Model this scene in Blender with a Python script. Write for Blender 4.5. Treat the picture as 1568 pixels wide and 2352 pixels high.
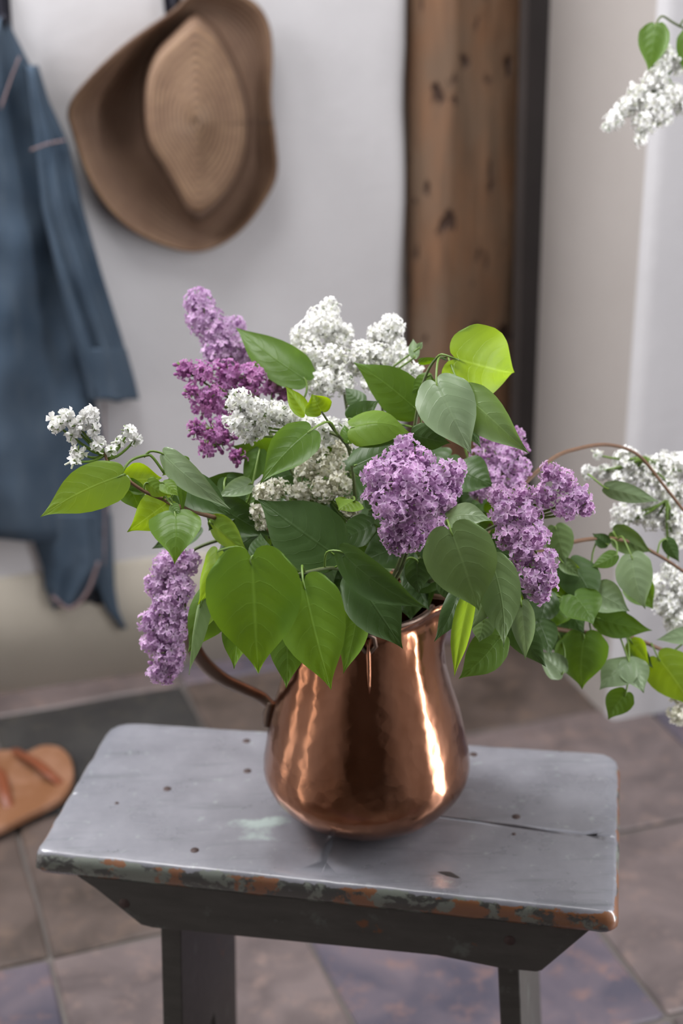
import bpy, bmesh, math, random
import numpy as np
from mathutils import Vector, Matrix, noise

for o in list(bpy.data.objects): bpy.data.objects.remove(o)
sc = bpy.context.scene
COL = sc.collection
rnd = random.Random(7)

# ------------------------------------------------------------------ camera
FPX, TH, RO, CZ = 3600.0, math.radians(22.6), math.radians(-1.2), 1.225
_R = np.array([1, 0, 0.]); _F = np.array([0, math.cos(TH), -math.sin(TH)]); _U = np.array([0, math.sin(TH), math.cos(TH)])
R2 = math.cos(RO)*_R + math.sin(RO)*_U; U2 = -math.sin(RO)*_R + math.cos(RO)*_U
CP = np.array([0, 0, CZ])
cd = bpy.data.cameras.new('camera'); cam = bpy.data.objects.new('camera', cd); COL.objects.link(cam)
cam.matrix_world = Matrix(((R2[0], U2[0], -_F[0], 0), (R2[1], U2[1], -_F[1], 0), (R2[2], U2[2], -_F[2], CZ), (0, 0, 0, 1)))
cd.sensor_fit = 'VERTICAL'; cd.sensor_height = 36; cd.sensor_width = 24; cd.lens = FPX/2352*36
cd.clip_start = 0.05
cd.dof.use_dof = True; cd.dof.focus_distance = 1.19; cd.dof.aperture_fstop = 4.2
sc.camera = cam

def ray(x, y): return _F + R2*(x-784)/FPX - U2*(y-1176)/FPX
def P(x, y, d): return CP + ray(x, y)*d                      # the point at that depth along the lens axis
def Z(x, y, z):                                              # the point at that height
    r = ray(x, y); return CP + r*(z-CZ)/r[2]
def PL(x, y, o, n):                                          # the point on a vertical plane through o
    r = ray(x, y); return CP + r*(np.dot(o-CP, n)/np.dot(r, n))

# ------------------------------------------------------------------ light
w = bpy.data.worlds.new('world'); sc.world = w; w.use_nodes = True
w.node_tree.nodes['Background'].inputs[0].default_value = (0.80, 0.88, 1.0, 1); w.node_tree.nodes['Background'].inputs[1].default_value = 0.5
def area(name, loc, target, sx, sy, power, col):
    l = bpy.data.lights.new(name, 'AREA'); l.shape = 'RECTANGLE'; l.size = sx; l.size_y = sy; l.energy = power; l.color = col
    o = bpy.data.objects.new(name, l); COL.objects.link(o); o.location = loc
    o.rotation_euler = (Vector(target)-Vector(loc)).to_track_quat('-Z', 'Y').to_euler(); return o
area('window_light_right', (1.14, 1.00, 1.08), (0.0, 1.0, 1.08), 0.055, 2.1, 14, (0.98, 0.97, 1.0))
area('window_light_left', (-1.14, 1.34, 1.08), (0.0, 1.34, 1.08), 0.025, 2.1, 1.1, (1.0, 0.93, 0.85))
area('window_light_left', (-1.14, 0.82, 1.08), (0.0, 0.82, 1.08), 0.025, 2.1, 1.1, (1.0, 0.93, 0.85))
area('window_light_left', (-1.16, 1.72, 1.55), (0.0, 1.2, 0.7), 0.45, 1.0, 25, (0.97, 0.96, 1.0))
area('overhead_fill', (-0.35, 1.35, 2.66), (-0.2, 1.2, 0), 0.9, 0.8, 26, (1.0, 0.985, 0.99))  # added fill from above, no roof window behind it
sc.view_settings.view_transform = 'Standard'; sc.view_settings.look = 'None'
sc.view_settings.exposure = 0.50; sc.view_settings.gamma = 1.0; sc.view_settings.use_curve_mapping = False
sc.cycles.use_denoising = True
sc.cycles.max_bounces = 8; sc.cycles.transparent_max_bounces = 8

# ------------------------------------------------------------------ helpers
def tag(o, label=None, cat=None, group=None, kind=None):
    if label: o['label'] = label
    if cat: o['category'] = cat
    if group: o['group'] = group
    if kind: o['kind'] = kind
    return o
def link(name, data, parent=None, loc=None):
    o = bpy.data.objects.new(name, data); COL.objects.link(o)
    if parent: o.parent = parent
    if loc is not None: o.location = loc
    return o
def empty(name, loc, label, cat, group=None):
    o = link(name, None, None, tuple(loc)); o.empty_display_size = 0.02
    return tag(o, label, cat, group)
def wloc(o):
    v = np.zeros(3)
    while o: v += np.array(o.location); o = o.parent
    return v
def mesh(name, V, Fc, m, uv=None, smooth=True):
    me = bpy.data.meshes.new(name); me.from_pydata([tuple(map(float, v)) for v in V], [], Fc); 
    if m is not None:
        for q in (m if isinstance(m, list) else [m]): me.materials.append(q)
    if uv is not None:
        l = me.uv_layers.new(name='UVMap'); idx = np.zeros(len(me.loops), int); me.loops.foreach_get('vertex_index', idx)
        l.data.foreach_set('uv', np.asarray(uv, float)[idx].ravel())
    if smooth: me.polygons.foreach_set('use_smooth', [True]*len(me.polygons))
    me.update(); return me
def obj(name, V, Fc, m, parent=None, uv=None, smooth=True, origin=None):
    """vertices in world coordinates; origin = world origin (else the parent's)"""
    base = wloc(parent) if parent else np.zeros(3)
    org = np.array(origin) if origin is not None else base
    V = np.asarray(V, float) - org
    return link(name, mesh(name, V, Fc, m, uv, smooth), parent, tuple(org-base))
def bm_obj(name, bm, m, parent=None, smooth=False, origin=None):
    V = [tuple(v.co) for v in bm.verts]; bm.verts.index_update(); Fc = [[v.index for v in f.verts] for f in bm.faces]; bm.free()
    return obj(name, V, Fc, m, parent, None, smooth, origin)
def cat_rom(pts, n):
    pts = [np.array(p, float) for p in pts]; pts = [2*pts[0]-pts[1]] + pts + [2*pts[-1]-pts[-2]]; out = []
    for i in range(1, len(pts)-2):
        a, b, c, d = pts[i-1:i+3]
        for k in range(n):
            t = k/n; out.append(.5*((2*b)+(-a+c)*t+(2*a-5*b+4*c-d)*t*t+(-a+3*b-3*c+d)*t**3))
    out.append(pts[-2]); return np.array(out)
def tube(path, rad, seg=6, flat=1.0, caps=True, off=0):
    path = np.asarray(path, float); n = len(path); rad = np.broadcast_to(rad, n) if np.ndim(rad) == 0 else np.interp(np.linspace(0, 1, n), np.linspace(0, 1, len(rad)), rad)
    V, Fc = [], []
    t = path[1]-path[0]; up = np.array([0, 0, 1.]) if abs(t[2]) < .9*np.linalg.norm(t) else np.array([1., 0, 0])
    for i in range(n):
        t = path[min(i+1, n-1)]-path[max(i-1, 0)]; t = t/(np.linalg.norm(t)+1e-9)
        s = np.cross(t, up); s /= np.linalg.norm(s)+1e-9; up = np.cross(s, t)
        for k in range(seg):
            a = 2*math.pi*k/seg; V.append(path[i]+rad[i]*(math.cos(a)*s+flat*math.sin(a)*up))
    for i in range(n-1):
        for k in range(seg):
            a = i*seg+k; b = i*seg+(k+1) % seg; Fc.append([off+a, off+b, off+b+seg, off+a+seg])
    if caps: Fc.append([off+k for k in range(seg)][::-1]); Fc.append([off+(n-1)*seg+k for k in range(seg)])
    return V, Fc
class Acc:
    def __init__(s): s.V, s.F = [], []
    def add(s, VF):
        o = len(s.V); s.V += list(VF[0]); s.F += [[i+o for i in f] for f in VF[1]]
def prism(poly, z0, z1, bev=0.0, m=None, name='', parent=None, origin=None, kind=None):
    """poly: list of (x,y) ccw, extruded z0..z1 with a chamfered upper edge"""
    n = len(poly); c = np.mean(poly, axis=0); V, Fc = [], []
    rings = [(0, z0), (0, z1-bev), (bev, z1)] if bev else [(0, z0), (0, z1)]
    for ins, z in rings:
        for p in poly:
            d = c-np.array(p); d = d/np.linalg.norm(d); q = np.array(p)+d*ins*1.3; V.append((q[0], q[1], z))
    for r in range(len(rings)-1):
        for k in range(n): Fc.append([r*n+k, r*n+(k+1) % n, (r+1)*n+(k+1) % n, (r+1)*n+k])
    Fc.append([k for k in range(n)][::-1]); Fc.append([(len(rings)-1)*n+k for k in range(n)])
    return obj(name, V, Fc, m, parent, None, False, origin)

# ------------------------------------------------------------------ materials
class NT:
    def __init__(s, name):
        s.m = bpy.data.materials.new(name); s.m.use_nodes = True; s.t = s.m.node_tree; s.b = s.t.nodes['Principled BSDF']; s.out = s.t.nodes['Material Output']
    def n(s, typ, **kw):
        nd = s.t.nodes.new(typ)
        for k, v in kw.items():
            if k.startswith('i_'): nd.inputs[k[2:].replace('_', ' ')].default_value = v
            else: setattr(nd, k, v)
        return nd
    def l(s, a, b): s.t.links.new(a, b)
    def coord(s, kind='Object', scale=(1, 1, 1)):
        c = s.n('ShaderNodeTexCoord'); mp = s.n('ShaderNodeMapping'); mp.inputs['Scale'].default_value = scale; s.l(c.outputs[kind], mp.inputs[0]); return mp.outputs[0]
    def noise(s, co, scale, detail=4, rough=.6, dist=0):
        nd = s.n('ShaderNodeTexNoise'); nd.inputs['Scale'].default_value = scale; nd.inputs['Detail'].default_value = detail; nd.inputs['Roughness'].default_value = rough; nd.inputs['Distortion'].default_value = dist
        if co is not None: s.l(co, nd.inputs['Vector'])
        return nd.outputs['Fac']
    def ramp(s, fac, stops, interp='LINEAR'):
        nd = s.n('ShaderNodeValToRGB'); cr = nd.color_ramp; cr.interpolation = interp
        while len(cr.elements) < len(stops): cr.elements.new(.5)
        for e, (p, c) in zip(cr.elements, stops): e.position = p; e.color = (c, c, c, 1) if np.ndim(c) == 0 else (*c, 1)
        s.l(fac, nd.inputs[0]); return nd.outputs[0]
    def mix(s, fac, a, b, typ='MIX'):
        nd = s.n('ShaderNodeMix', data_type='RGBA', blend_type=typ)
        for k, v in ((0, fac), (6, a), (7, b)):
            if hasattr(v, 'is_linked') or hasattr(v, 'links'): s.l(v, nd.inputs[k])
            else: nd.inputs[k].default_value = v if k == 0 else (*v, 1)
        return nd.outputs[2]
    def math(s, op, a, b=None, clamp=False):
        nd = s.n('ShaderNodeMath', operation=op, use_clamp=clamp)
        for k, v in ((0, a), (1, b)):
            if v is None: continue
            if hasattr(v, 'links'): s.l(v, nd.inputs[k])
            else: nd.inputs[k].default_value = v
        return nd.outputs[0]
    def bump(s, h, strength=.3, dist=.002):
        nd = s.n('ShaderNodeBump'); nd.inputs['Strength'].default_value = strength; nd.inputs['Distance'].default_value = dist
        s.l(h, nd.inputs['Height']); s.l(nd.outputs[0], s.b.inputs['Normal']); return nd.outputs[0]
    def set(s, **kw):
        for k, v in kw.items():
            inp = s.b.inputs[k.replace('_', ' ')]
            if hasattr(v, 'links'): s.l(v, inp)
            else: inp.default_value = (*v, 1) if np.ndim(v) else v
        return s
def plain(name, col, rough=.6, var=.15, scale=30, bump=.1, metal=0, spec=.5, bd=.001):
    t = NT(name); co = t.coord(); nz = t.noise(co, scale)
    c = t.mix(nz, tuple(x*(1-var) for x in col), tuple(min(1, x*(1+var)) for x in col))
    t.set(Base_Color=c, Roughness=rough, Metallic=metal); t.b.inputs['Specular IOR Level'].default_value = spec
    if bump: t.bump(nz, bump, bd)
    return t.m

def leaf_mat(name, col, vein, trans, tcol, rough=.35, back=None, tfac=.35):
    t = NT(name); tc = t.n('ShaderNodeTexCoord'); sp = t.n('ShaderNodeSeparateXYZ'); t.l(tc.outputs['UV'], sp.inputs[0])
    a = t.math('ABSOLUTE', t.math('MULTIPLY', t.math('SUBTRACT', sp.outputs[0], .5), 2)); v = sp.outputs[1]
    nz = t.noise(t.coord(), 60, 3)
    ph = t.math('ADD', t.math('MULTIPLY', t.math('SUBTRACT', v, t.math('MULTIPLY', t.math('POWER', a, 1.25), .24)), 6.0), t.math('MULTIPLY', nz, .5))
    d = t.math('ABSOLUTE', t.math('SUBTRACT', t.math('FRACT', ph), .5))
    lat = t.math('SUBTRACT', 1.0, t.math('MULTIPLY', d, 30), True)
    lat = t.math('MULTIPLY', lat, t.math('SUBTRACT', 1.15, a, True))
    mid = t.math('SUBTRACT', 1.0, t.math('DIVIDE', a, t.math('ADD', .034, t.math('MULTIPLY', v, .05))), True)
    ve = t.math('MAXIMUM', t.math('MULTIPLY', lat, .6), mid)
    oi = t.n('ShaderNodeObjectInfo'); co = t.coord()
    c0 = t.mix(t.noise(co, 35, 3), tuple(x*.78 for x in col), tuple(x*1.25 for x in col))
    hs = t.n('ShaderNodeHueSaturation'); t.l(c0, hs.inputs['Color']); t.l(t.math('ADD', .82, t.math('MULTIPLY', oi.outputs['Random'], .36)), hs.inputs['Value'])
    c1 = t.mix(t.math('MULTIPLY', ve, .75), hs.outputs[0], vein)
    if back is not None:
        g = t.n('ShaderNodeNewGeometry'); c1 = t.mix(g.outputs['Backfacing'], c1, back)
    t.set(Base_Color=c1, Roughness=rough); t.b.inputs['Specular IOR Level'].default_value = .3
    quilt = t.math('MULTIPLY', t.math('MULTIPLY', d, 2), t.math('SUBTRACT', 1.0, a, True))
    h = t.math('SUBTRACT', t.math('ADD', quilt, t.math('MULTIPLY', nz, .3)), t.math('MULTIPLY', ve, .8)); bn = t.bump(h, .35, .0009)
    tr = t.n('ShaderNodeBsdfTranslucent'); t.l(t.mix(ve, tcol, tuple(min(1, x*1.35+.06) for x in tcol)), tr.inputs[0])
    mx = t.n('ShaderNodeMixShader'); mx.inputs[0].default_value = tfac; t.l(t.b.outputs[0], mx.inputs[1]); t.l(tr.outputs[0], mx.inputs[2]); t.l(mx.outputs[0], t.out.inputs[0])
    return t.m
LEAF = {
 'y': leaf_mat('backlit_young_leaf', (.095, .185, .001), (.36, .48, .09), 1, (.46, .66, .002), .40, (.15, .26, .04), .42),  # glow of backlit leaves put into the colour; also serves young leaves
 'h': leaf_mat('bright_green_leaf', (.055, .13, .001), (.28, .40, .07), 1, (.32, .54, .002), .36, (.10, .19, .035), .36),
 'g': leaf_mat('green_leaf', (.040, .098, .001), (.19, .30, .05), 1, (.24, .44, .002), .38, (.09, .17, .035), .33),
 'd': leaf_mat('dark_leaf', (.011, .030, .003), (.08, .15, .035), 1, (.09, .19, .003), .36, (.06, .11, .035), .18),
 'p': leaf_mat('pale_sheen_leaf', (.16, .24, .12), (.30, .40, .20), 1, (.28, .42, .12), .30, (.22, .30, .17), .25),  # sky sheen on glossy leaves put into the base colour
 'o': leaf_mat('olive_leaf', (.065, .12, .022), (.22, .30, .09), 1, (.22, .36, .05), .32, (.16, .24, .10), .28),
}
STALK = plain('leaf_stalk', (.13, .22, .03), .4, .2, 80, 0)
TWIG = plain('brown_twig', (.16, .085, .045), .6, .35, 120, .4)
GTWIG = plain('green_twig', (.09, .12, .035), .55, .3, 120, .3)
def petal_mat(name, c_in, c_mid, rim, tr, tfac=.35):
    t = NT(name); tc = t.n('ShaderNodeTexCoord'); sp = t.n('ShaderNodeSeparateXYZ'); t.l(tc.outputs['UV'], sp.inputs[0])
    oi = t.n('ShaderNodeObjectInfo')
    c = t.mix(t.ramp(sp.outputs[1], [(0, 0.), (.35, 1.)]), c_in, c_mid)
    edge = t.ramp(t.math('ABSOLUTE', t.math('MULTIPLY', t.math('SUBTRACT', sp.outputs[0], .5), 2)), [(.62, 0.), (1, .8)])
    tip = t.ramp(sp.outputs[1], [(.82, 0.), (1, .7)])
    c = t.mix(t.math('MAXIMUM', edge, tip), c, rim)
    hs = t.n('ShaderNodeHueSaturation'); t.l(c, hs.inputs['Color']); t.l(t.math('ADD', .86, t.math('MULTIPLY', oi.outputs['Random'], .28)), hs.inputs['Value'])
    t.l(t.math('ADD', .485, t.math('MULTIPLY', oi.outputs['Random'], .03)), hs.inputs['Hue'])
    t.set(Base_Color=hs.outputs[0], Roughness=.5); t.b.inputs['Specular IOR Level'].default_value = .3
    trn = t.n('ShaderNodeBsdfTranslucent'); trn.inputs[0].default_value = (*tr, 1)
    mx = t.n('ShaderNodeMixShader'); mx.inputs[0].default_value = tfac; t.l(t.b.outputs[0], mx.inputs[1]); t.l(trn.outputs[0], mx.inputs[2]); t.l(mx.outputs[0], t.out.inputs[0])
    return t.m
PET = {
 'lilac': petal_mat('lilac_petal', (.78, .62, .78), (.54, .32, .55), (.86, .70, .87), (.72, .46, .72)),
 'pale': petal_mat('pale_lilac_petal', (.74, .58, .75), (.54, .345, .56), (.80, .64, .82), (.72, .48, .74)),
 'magenta': petal_mat('magenta_petal', (.58, .32, .56), (.44, .17, .40), (.70, .42, .66), (.62, .26, .56)),
 'white': petal_mat('white_petal', (.88, .90, .74), (.94, .94, .92), (.96, .96, .95), (.93, .93, .90), .3),
 'cream': petal_mat('cream_petal', (.68, .68, .48), (.82, .80, .70), (.88, .86, .80), (.82, .80, .66), .3),
}

# ------------------------------------------------------------------ room
A18 = math.radians(18); EU = np.array([math.cos(A18), math.sin(A18), 0]); EV = np.array([-math.sin(A18), math.cos(A18), 0])
def UV(u, v, z=0): return EU*u+EV*v+np.array([0, 0, z])
t = NT('white_plaster'); co = t.coord(scale=(1, 1, 1)); nz = t.noise(co, 3.5, 5); n2 = t.noise(co, 40, 3)
t.set(Base_Color=t.mix(nz, (.51, .505, .515), (.60, .595, .605)), Roughness=.85); t.bump(t.math('ADD', nz, t.math('MULTIPLY', n2, .15)), .35, .012); PLASTER = t.m
t = NT('warm_shaded_plaster'); co = t.coord(); nz = t.noise(co, 3.5, 5)
t.set(Base_Color=t.mix(nz, (.345, .315, .29), (.41, .38, .355)), Roughness=.85); t.bump(nz, .3, .01); WARM_SHADED = t.m  # shade on the turned-away side face put into the plaster colour
t = NT('beige_dado'); co = t.coord(); nz = t.noise(co, 5, 5)
t.set(Base_Color=t.mix(nz, (.42, .385, .315), (.50, .465, .395)), Roughness=.8); t.bump(nz, .3, .01); DADO = t.m
SOUTH = plain('brown_panelling', (.11, .085, .07), .7, .2, 6, .1)
DARK = plain('dark_brown', (.035, .028, .026), .7, .3, 12, .2)
WINF = plain('window_paint', (.7, .7, .68), .5, .05, 12, .05)

def wall_strip(name, pts, z0, z1, m, thick, kind='structure', parent=None, nz_=14, wob=0.0):
    """wall of a polyline in plan (front face) with thickness away from its front"""
    pts = [np.array(p[:2], float) for p in pts]; zs = np.linspace(z0, z1, nz_); V, Fc = [], []
    nP = len(pts); nor = []
    for i in range(nP):
        d = pts[min(i+1, nP-1)]-pts[max(i-1, 0)]; d /= np.linalg.norm(d); nor.append(np.array([-d[1], d[0]]))
    for z in zs:
        for p, n in zip(pts, nor): 
            q = p+n*wob*(noise.noise(Vector((p[0]*3, p[1]*3, z*3))))
            V.append((*q, z))
        for p, n in list(zip(pts, nor))[::-1]: V.append((*(p+n*thick), z))
    k = 2*nP
    for j in range(nz_-1):
        for i in range(k): Fc.append([j*k+i, j*k+(i+1) % k, (j+1)*k+(i+1) % k, (j+1)*k+i])
    Fc.append(list(range(k))[::-1]); Fc.append([(nz_-1)*k+i for i in range(k)])
    o = obj(name, V, Fc, m, parent, None, False)
    if kind and not parent: o['kind'] = kind
    return o
# left wall with its wavy plaster end
LO = Z(0, 1590, 0); LA = math.radians(15); LE = np.array([math.cos(LA), math.sin(LA), 0]); LN = np.array([math.sin(LA), -math.cos(LA), 0])
def W(x, y, off=0.0): return PL(x, y, LO+LN*off, LN)         # on the left wall, off metres proud of it
CEIL = 2.72
endu = float(np.dot(W(905, 600)-LO, LE))
nU = 40; zs = np.linspace(0, CEIL, 60); V, Fc = [], []
def wall_end(z):
    wv = .004*math.sin(z*7+1)+.003*math.sin(z*19)+.003*noise.noise(Vector((z*12, 0, 0)))
    return endu+wv
for z in zs:
    for i in range(nU+1):
        u = -.665+(wall_end(z)+.665)*i/nU; p = LO+LE*u+LN*(.004*noise.noise(Vector((u*4, z*4, 0)))); V.append((p[0], p[1], z))
    for k in range(1, 7):
        a = k/6*math.pi/2; p = LO+LE*(wall_end(z)+.02*math.sin(a))-LN*(.02*(1-math.cos(a))); V.append((p[0], p[1], z))
    p = LO+LE*(wall_end(z)+.02)-LN*.10; V.append((p[0], p[1], z)); p = LO+LE*(-.665)-LN*.10; V.append((p[0], p[1], z))
k = nU+9
for j in range(len(zs)-1):
    for i in range(k): Fc.append([j*k+i, j*k+(i+1) % k, (j+1)*k+(i+1) % k, (j+1)*k+i])
o = obj('wall_left', V, Fc, PLASTER); o['kind'] = 'structure'
# dado: beige lower band, a few millimetres proud
dz = float(W(120, 1312)[2])
V, Fc = [], []; nd = 40
for i in range(nd+1):
    u = -.665+(endu-.01+.665)*i/nd
    for z, off in ((0, -.01), (0, .007), (dz-.006, .007), (dz, .002), (dz, -.01)):
        q = LO+LE*u+LN*off; V.append((q[0], q[1], z+(.003*math.sin(u*9) if z else 0)))
for i in range(nd):
    for r in range(4): a = i*5+r; Fc.append([a, a+5, a+6, a+1])
o = obj('wall_left_dado', V, Fc, DADO); o.name = 'trim_1'; o['kind'] = 'structure'
# recess wall behind the post and dark strip beside it
B0 = LO+LE*(endu-.05)-LN*.06
o = wall_strip('wall_recess', [B0, B0+LE*.16], 0, CEIL, WARM_SHADED, .08);  # set-back strip, its shade carried by the darker plaster
# right wall: side face A and front face B, plus its far end
CA = Z(1412, 1660, 0); CB = CA+EV*.315
o = wall_strip('wall_right', [CB+EU*.002, CA+EV*.012+EU*.001, CA+EV*.003+EU*.004, CA+EU*.012]+[CA+EU*q for q in np.linspace(.06, 1.6, 12)], 0, CEIL, PLASTER, .001, nz_=30)
# replace by a solid prism: side face plaster with its shade painted in, front face white plaster
bpy.data.objects.remove(o)
V, Fc = [], []; zs = np.linspace(0, CEIL, 40)
for z in zs:
    wv = lambda u: EV*(.004*noise.noise(Vector((u*4, z*4, 5))))
    ring = [CB, CA+EV*.02, CA+EV*.006+EU*.002, CA+EV*.0015+EU*.0065, CA+EU*.02]+[CA+EU*q+wv(q) for q in np.linspace(.08, .82, 14)]+[CA+EU*.82+EV*.27]
    for p in ring: V.append((p[0]+.022*(z-.3)/1.2*max(0, 1-np.linalg.norm(p[:2]-CA[:2])/.5), p[1], z))   # the old corner leans a little
k = len(ring); mi = []
for j in range(len(zs)-1):
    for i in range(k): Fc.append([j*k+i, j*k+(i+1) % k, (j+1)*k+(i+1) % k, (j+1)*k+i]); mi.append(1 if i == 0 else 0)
o = obj('wall_right', V, Fc, [PLASTER, WARM_SHADED]); o['kind'] = 'structure'
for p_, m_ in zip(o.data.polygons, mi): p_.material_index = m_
# dark strip standing in for the dark gap between post and right wall
def at_px(x, v):                                             # plan point seen at column x (row 700) on line v
    n = EV; return PL(x, 700, UV(0, v), n)
gv = float(np.dot(CB, EV))
o = wall_strip('gap_strip', [at_px(1196, gv+.03), at_px(1300, gv+.03)], 0, CEIL, DARK, .03)
# other walls of the room, out of view, with the windows that light it
def boxobj(name, lo, hi, m, parent=None, kind=None, origin=None):
    bm = bmesh.new(); bmesh.ops.create_cube(bm, size=1)
    lo = np.array(lo, float); hi = np.array(hi, float)
    for v in bm.verts: v.co = Vector(((lo+hi)/2+np.array(v.co)*(hi-lo)))
    o = bm_obj(name, bm, m, parent, False, origin)
    if kind: o['kind'] = kind
    return o
boxobj('wall_east', (1.2, -2.2, 0), (1.3, 2.9, CEIL), PLASTER, None, 'structure')
boxobj('wall_west', (-1.3, -2.2, 0), (-1.2, 2.9, CEIL), PLASTER, None, 'structure')
boxobj('wall_south', (-1.3, -2.3, 0), (1.3, -2.2, CEIL), SOUTH, None, 'structure')
boxobj('wall_north', (-1.3, 2.9, 0), (1.3, 3.0, CEIL), WARM_SHADED, None, 'structure')
boxobj('ceiling', (-1.3, -2.3, CEIL), (1.3, 3.0, CEIL+.1), PLASTER, None, 'structure')
for k, (x, y, hw, s) in enumerate(((1.185, 1.0, .13, -1), (-1.185, 1.34, .04, 1), (-1.185, .82, .04, 1), (-1.195, 1.72, .24, 1))):
    r = link('window_%d' % (k+1), None, None, (x, y, 1.10)); r['kind'] = 'structure'
    for a, b in (((y-hw-.05, -.0), (y-hw, 2.2)), ((y+hw, .0), (y+hw+.05, 2.2)), ((y-hw, .0), (y+hw, .05)), ((y-hw, 2.15), (y+hw, 2.2))):
        boxobj('window_frame', (x-.015, a[0], a[1]), (x+.015, b[0], b[1]), WINF, r)

# floor: bed of mortar and slate tiles
GROUT = plain('grout', (.13, .115, .105), .85, .2, 40, .3)
o = boxobj('floor', (-1.3, -2.3, -.05), (1.3, 3.0, -.004), GROUT, None, 'structure'); FLOOR = o
def slate(name, a, b, c, rough=.42):
    t = NT(name); co = t.coord(); oi = t.n('ShaderNodeObjectInfo')
    mp = t.n('ShaderNodeVectorMath', operation='ADD'); t.l(co, mp.inputs[0]); cb = t.n('ShaderNodeCombineXYZ'); t.l(t.math('MULTIPLY', oi.outputs['Random'], 30), cb.inputs[0]); t.l(cb.outputs[0], mp.inputs[1])
    n1 = t.noise(mp.outputs[0], 9, 6, .6, .6); n2 = t.noise(mp.outputs[0], 26, 5, .7)
    c0 = t.mix(t.ramp(n1, [(.35, 0.), (.62, 1.)]), a, b); c0 = t.mix(t.ramp(n2, [(.52, 0.), (.68, .8)]), c0, c)
    t.set(Base_Color=c0, Roughness=t.ramp(n1, [(.3, rough-.1), (.7, rough+.12)])); t.bump(t.math('ADD', n1, t.math('MULTIPLY', n2, .4)), .5, .004); return t.m
SL = {'p': slate('purple_slate', (.10, .08, .078), (.165, .13, .125), (.22, .16, .14)),
      'v': slate('violet_slate', (.075, .070, .095), (.135, .11, .13), (.22, .135, .12)),
      'k': slate('dark_slate', (.028, .027, .028), (.042, .04, .038), (.06, .055, .045), .5),
      'b': slate('brown_slate', (.065, .050, .042), (.11, .082, .07), (.15, .105, .08)),
      'g': slate('grey_slate', (.10, .098, .095), (.17, .16, .15), (.24, .175, .145))}
us = [-1.2, -.85, -.52, -.19, .133, .44, .782, 1.10, 1.43, 1.76]; vs = [.25, .58, .91, 1.245, 1.59, 1.90, 2.20, 2.55]
pick = {(3, 4): 'b', (4, 5): 'k', (3, 5): 'k', (2, 5): 'b', (4, 4): 'b', (5, 5): 'b', (5, 4): 'b', (6, 5): 'b', (4, 3): 'p', (5, 3): 'v', (6, 3): 'p', (7, 3): 'g', (7, 4): 'v', (6, 4): 'p', (3, 3): 'v', (4, 2): 'p', (3, 2): 'g', (5, 2): 'v', (6, 2): 'p', (7, 2): 'g'}
for i in range(len(us)-1):
    for j in range(len(vs)-1):
        u0, u1, v0, v1 = us[i]+.0028, us[i+1]-.0028, vs[j]+.0028, vs[j+1]-.0028
        poly = []
        for (a, b), (c_, d_) in zip([(u0, v0), (u1, v0), (u1, v1), (u0, v1)], [(u1, v0), (u1, v1), (u0, v1), (u0, v0)]):
            for q in (.012, .35, .65, .988):
                jt = lambda: rnd.uniform(-.0022, .0022)
                poly.append(UV(a+(c_-a)*q+jt(), b+(d_-b)*q+jt())[:2])
        c = UV((u0+u1)/2, (v0+v1)/2, 0)
        if np.dot(np.array([c[0], c[1], 0])-LO, -LN) > .22 and c[0] < .1: continue
        prism(poly, -.004, rnd.uniform(.0, .0025), .003, SL[pick.get((i, j), rnd.choice('pvbg'))], 'floor_tile', FLOOR, origin=(c[0], c[1], 0))

# old timber post
t = NT('old_post_wood'); co = t.coord(scale=(1, 1, .10)); nz = t.noise(co, 32, 6, .6, .5); co2 = t.coord(scale=(1, 1, .45)); n2 = t.noise(co2, 9, 3); n3 = t.noise(t.coord(scale=(1, 1, .4)), 42, 3, .55)
c0 = t.mix(t.ramp(nz, [(.3, 0.), (.7, 1.)]), (.11, .058, .030), (.32, .165, .085)); c0 = t.mix(t.ramp(n2, [(.40, 0.), (.6, .75)]), c0, (.19, .13, .085)); c0 = t.mix(t.ramp(n3, [(.60, 0.), (.66, .85)]), c0, (.035, .015, .01))
t.set(Base_Color=c0, Roughness=.65); t.bump(t.math('SUBTRACT', nz, t.ramp(n3, [(.62, 0.), (.74, 2.)])), .6, .006); POST = t.m
pv = LO+LE*endu; pvv = float(np.dot(pv, EV))+.03
pa = at_px(949, pvv); pb = at_px(1203, pvv); wd = np.linalg.norm(pb-pa); dd = (pb-pa)/wd; dn = np.array([dd[1], -dd[0], 0])
V, Fc = [], []; zs = np.linspace(0, CEIL-.002, 90)
prof = [(0.0, -.10), (-.001, -.012), (.006, -.003), (.03, .002)]+[(q, .0) for q in np.linspace(.05, wd-.035, 8)]+[(wd-.008, -.002), (wd, -.010), (wd, -.10)]
for z in zs:
    tp = -.012*(1-z/CEIL)                                    # the post narrows a little towards the floor
    for k_, (a, b) in enumerate(prof):
        q = pa+dd*(a+(tp if a > wd*.6 else 0)+.004*noise.noise(Vector((z*2.2, k_*.01+a, 3)))+.002*noise.noise(Vector((z*15, a*30, 3))))+dn*(b+.003*noise.noise(Vector((a*25, z*5, 1)))+.0015*noise.noise(Vector((a*60, z*22, 1)))); V.append((q[0], q[1], z))
k = len(prof)
for j in range(len(zs)-1):
    for i in range(k): Fc.append([j*k+i, j*k+(i+1) % k, (j+1)*k+(i+1) % k, (j+1)*k+i])
Fc.append([(len(zs)-1)*k+i for i in range(k)])
o = obj('timber_post', V, Fc, POST, origin=(pa+pb)/2*np.array([1, 1, 0])); tag(o, 'old square timber post with dark wormholes set in the white wall', 'post')
post_depth = pa

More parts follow.
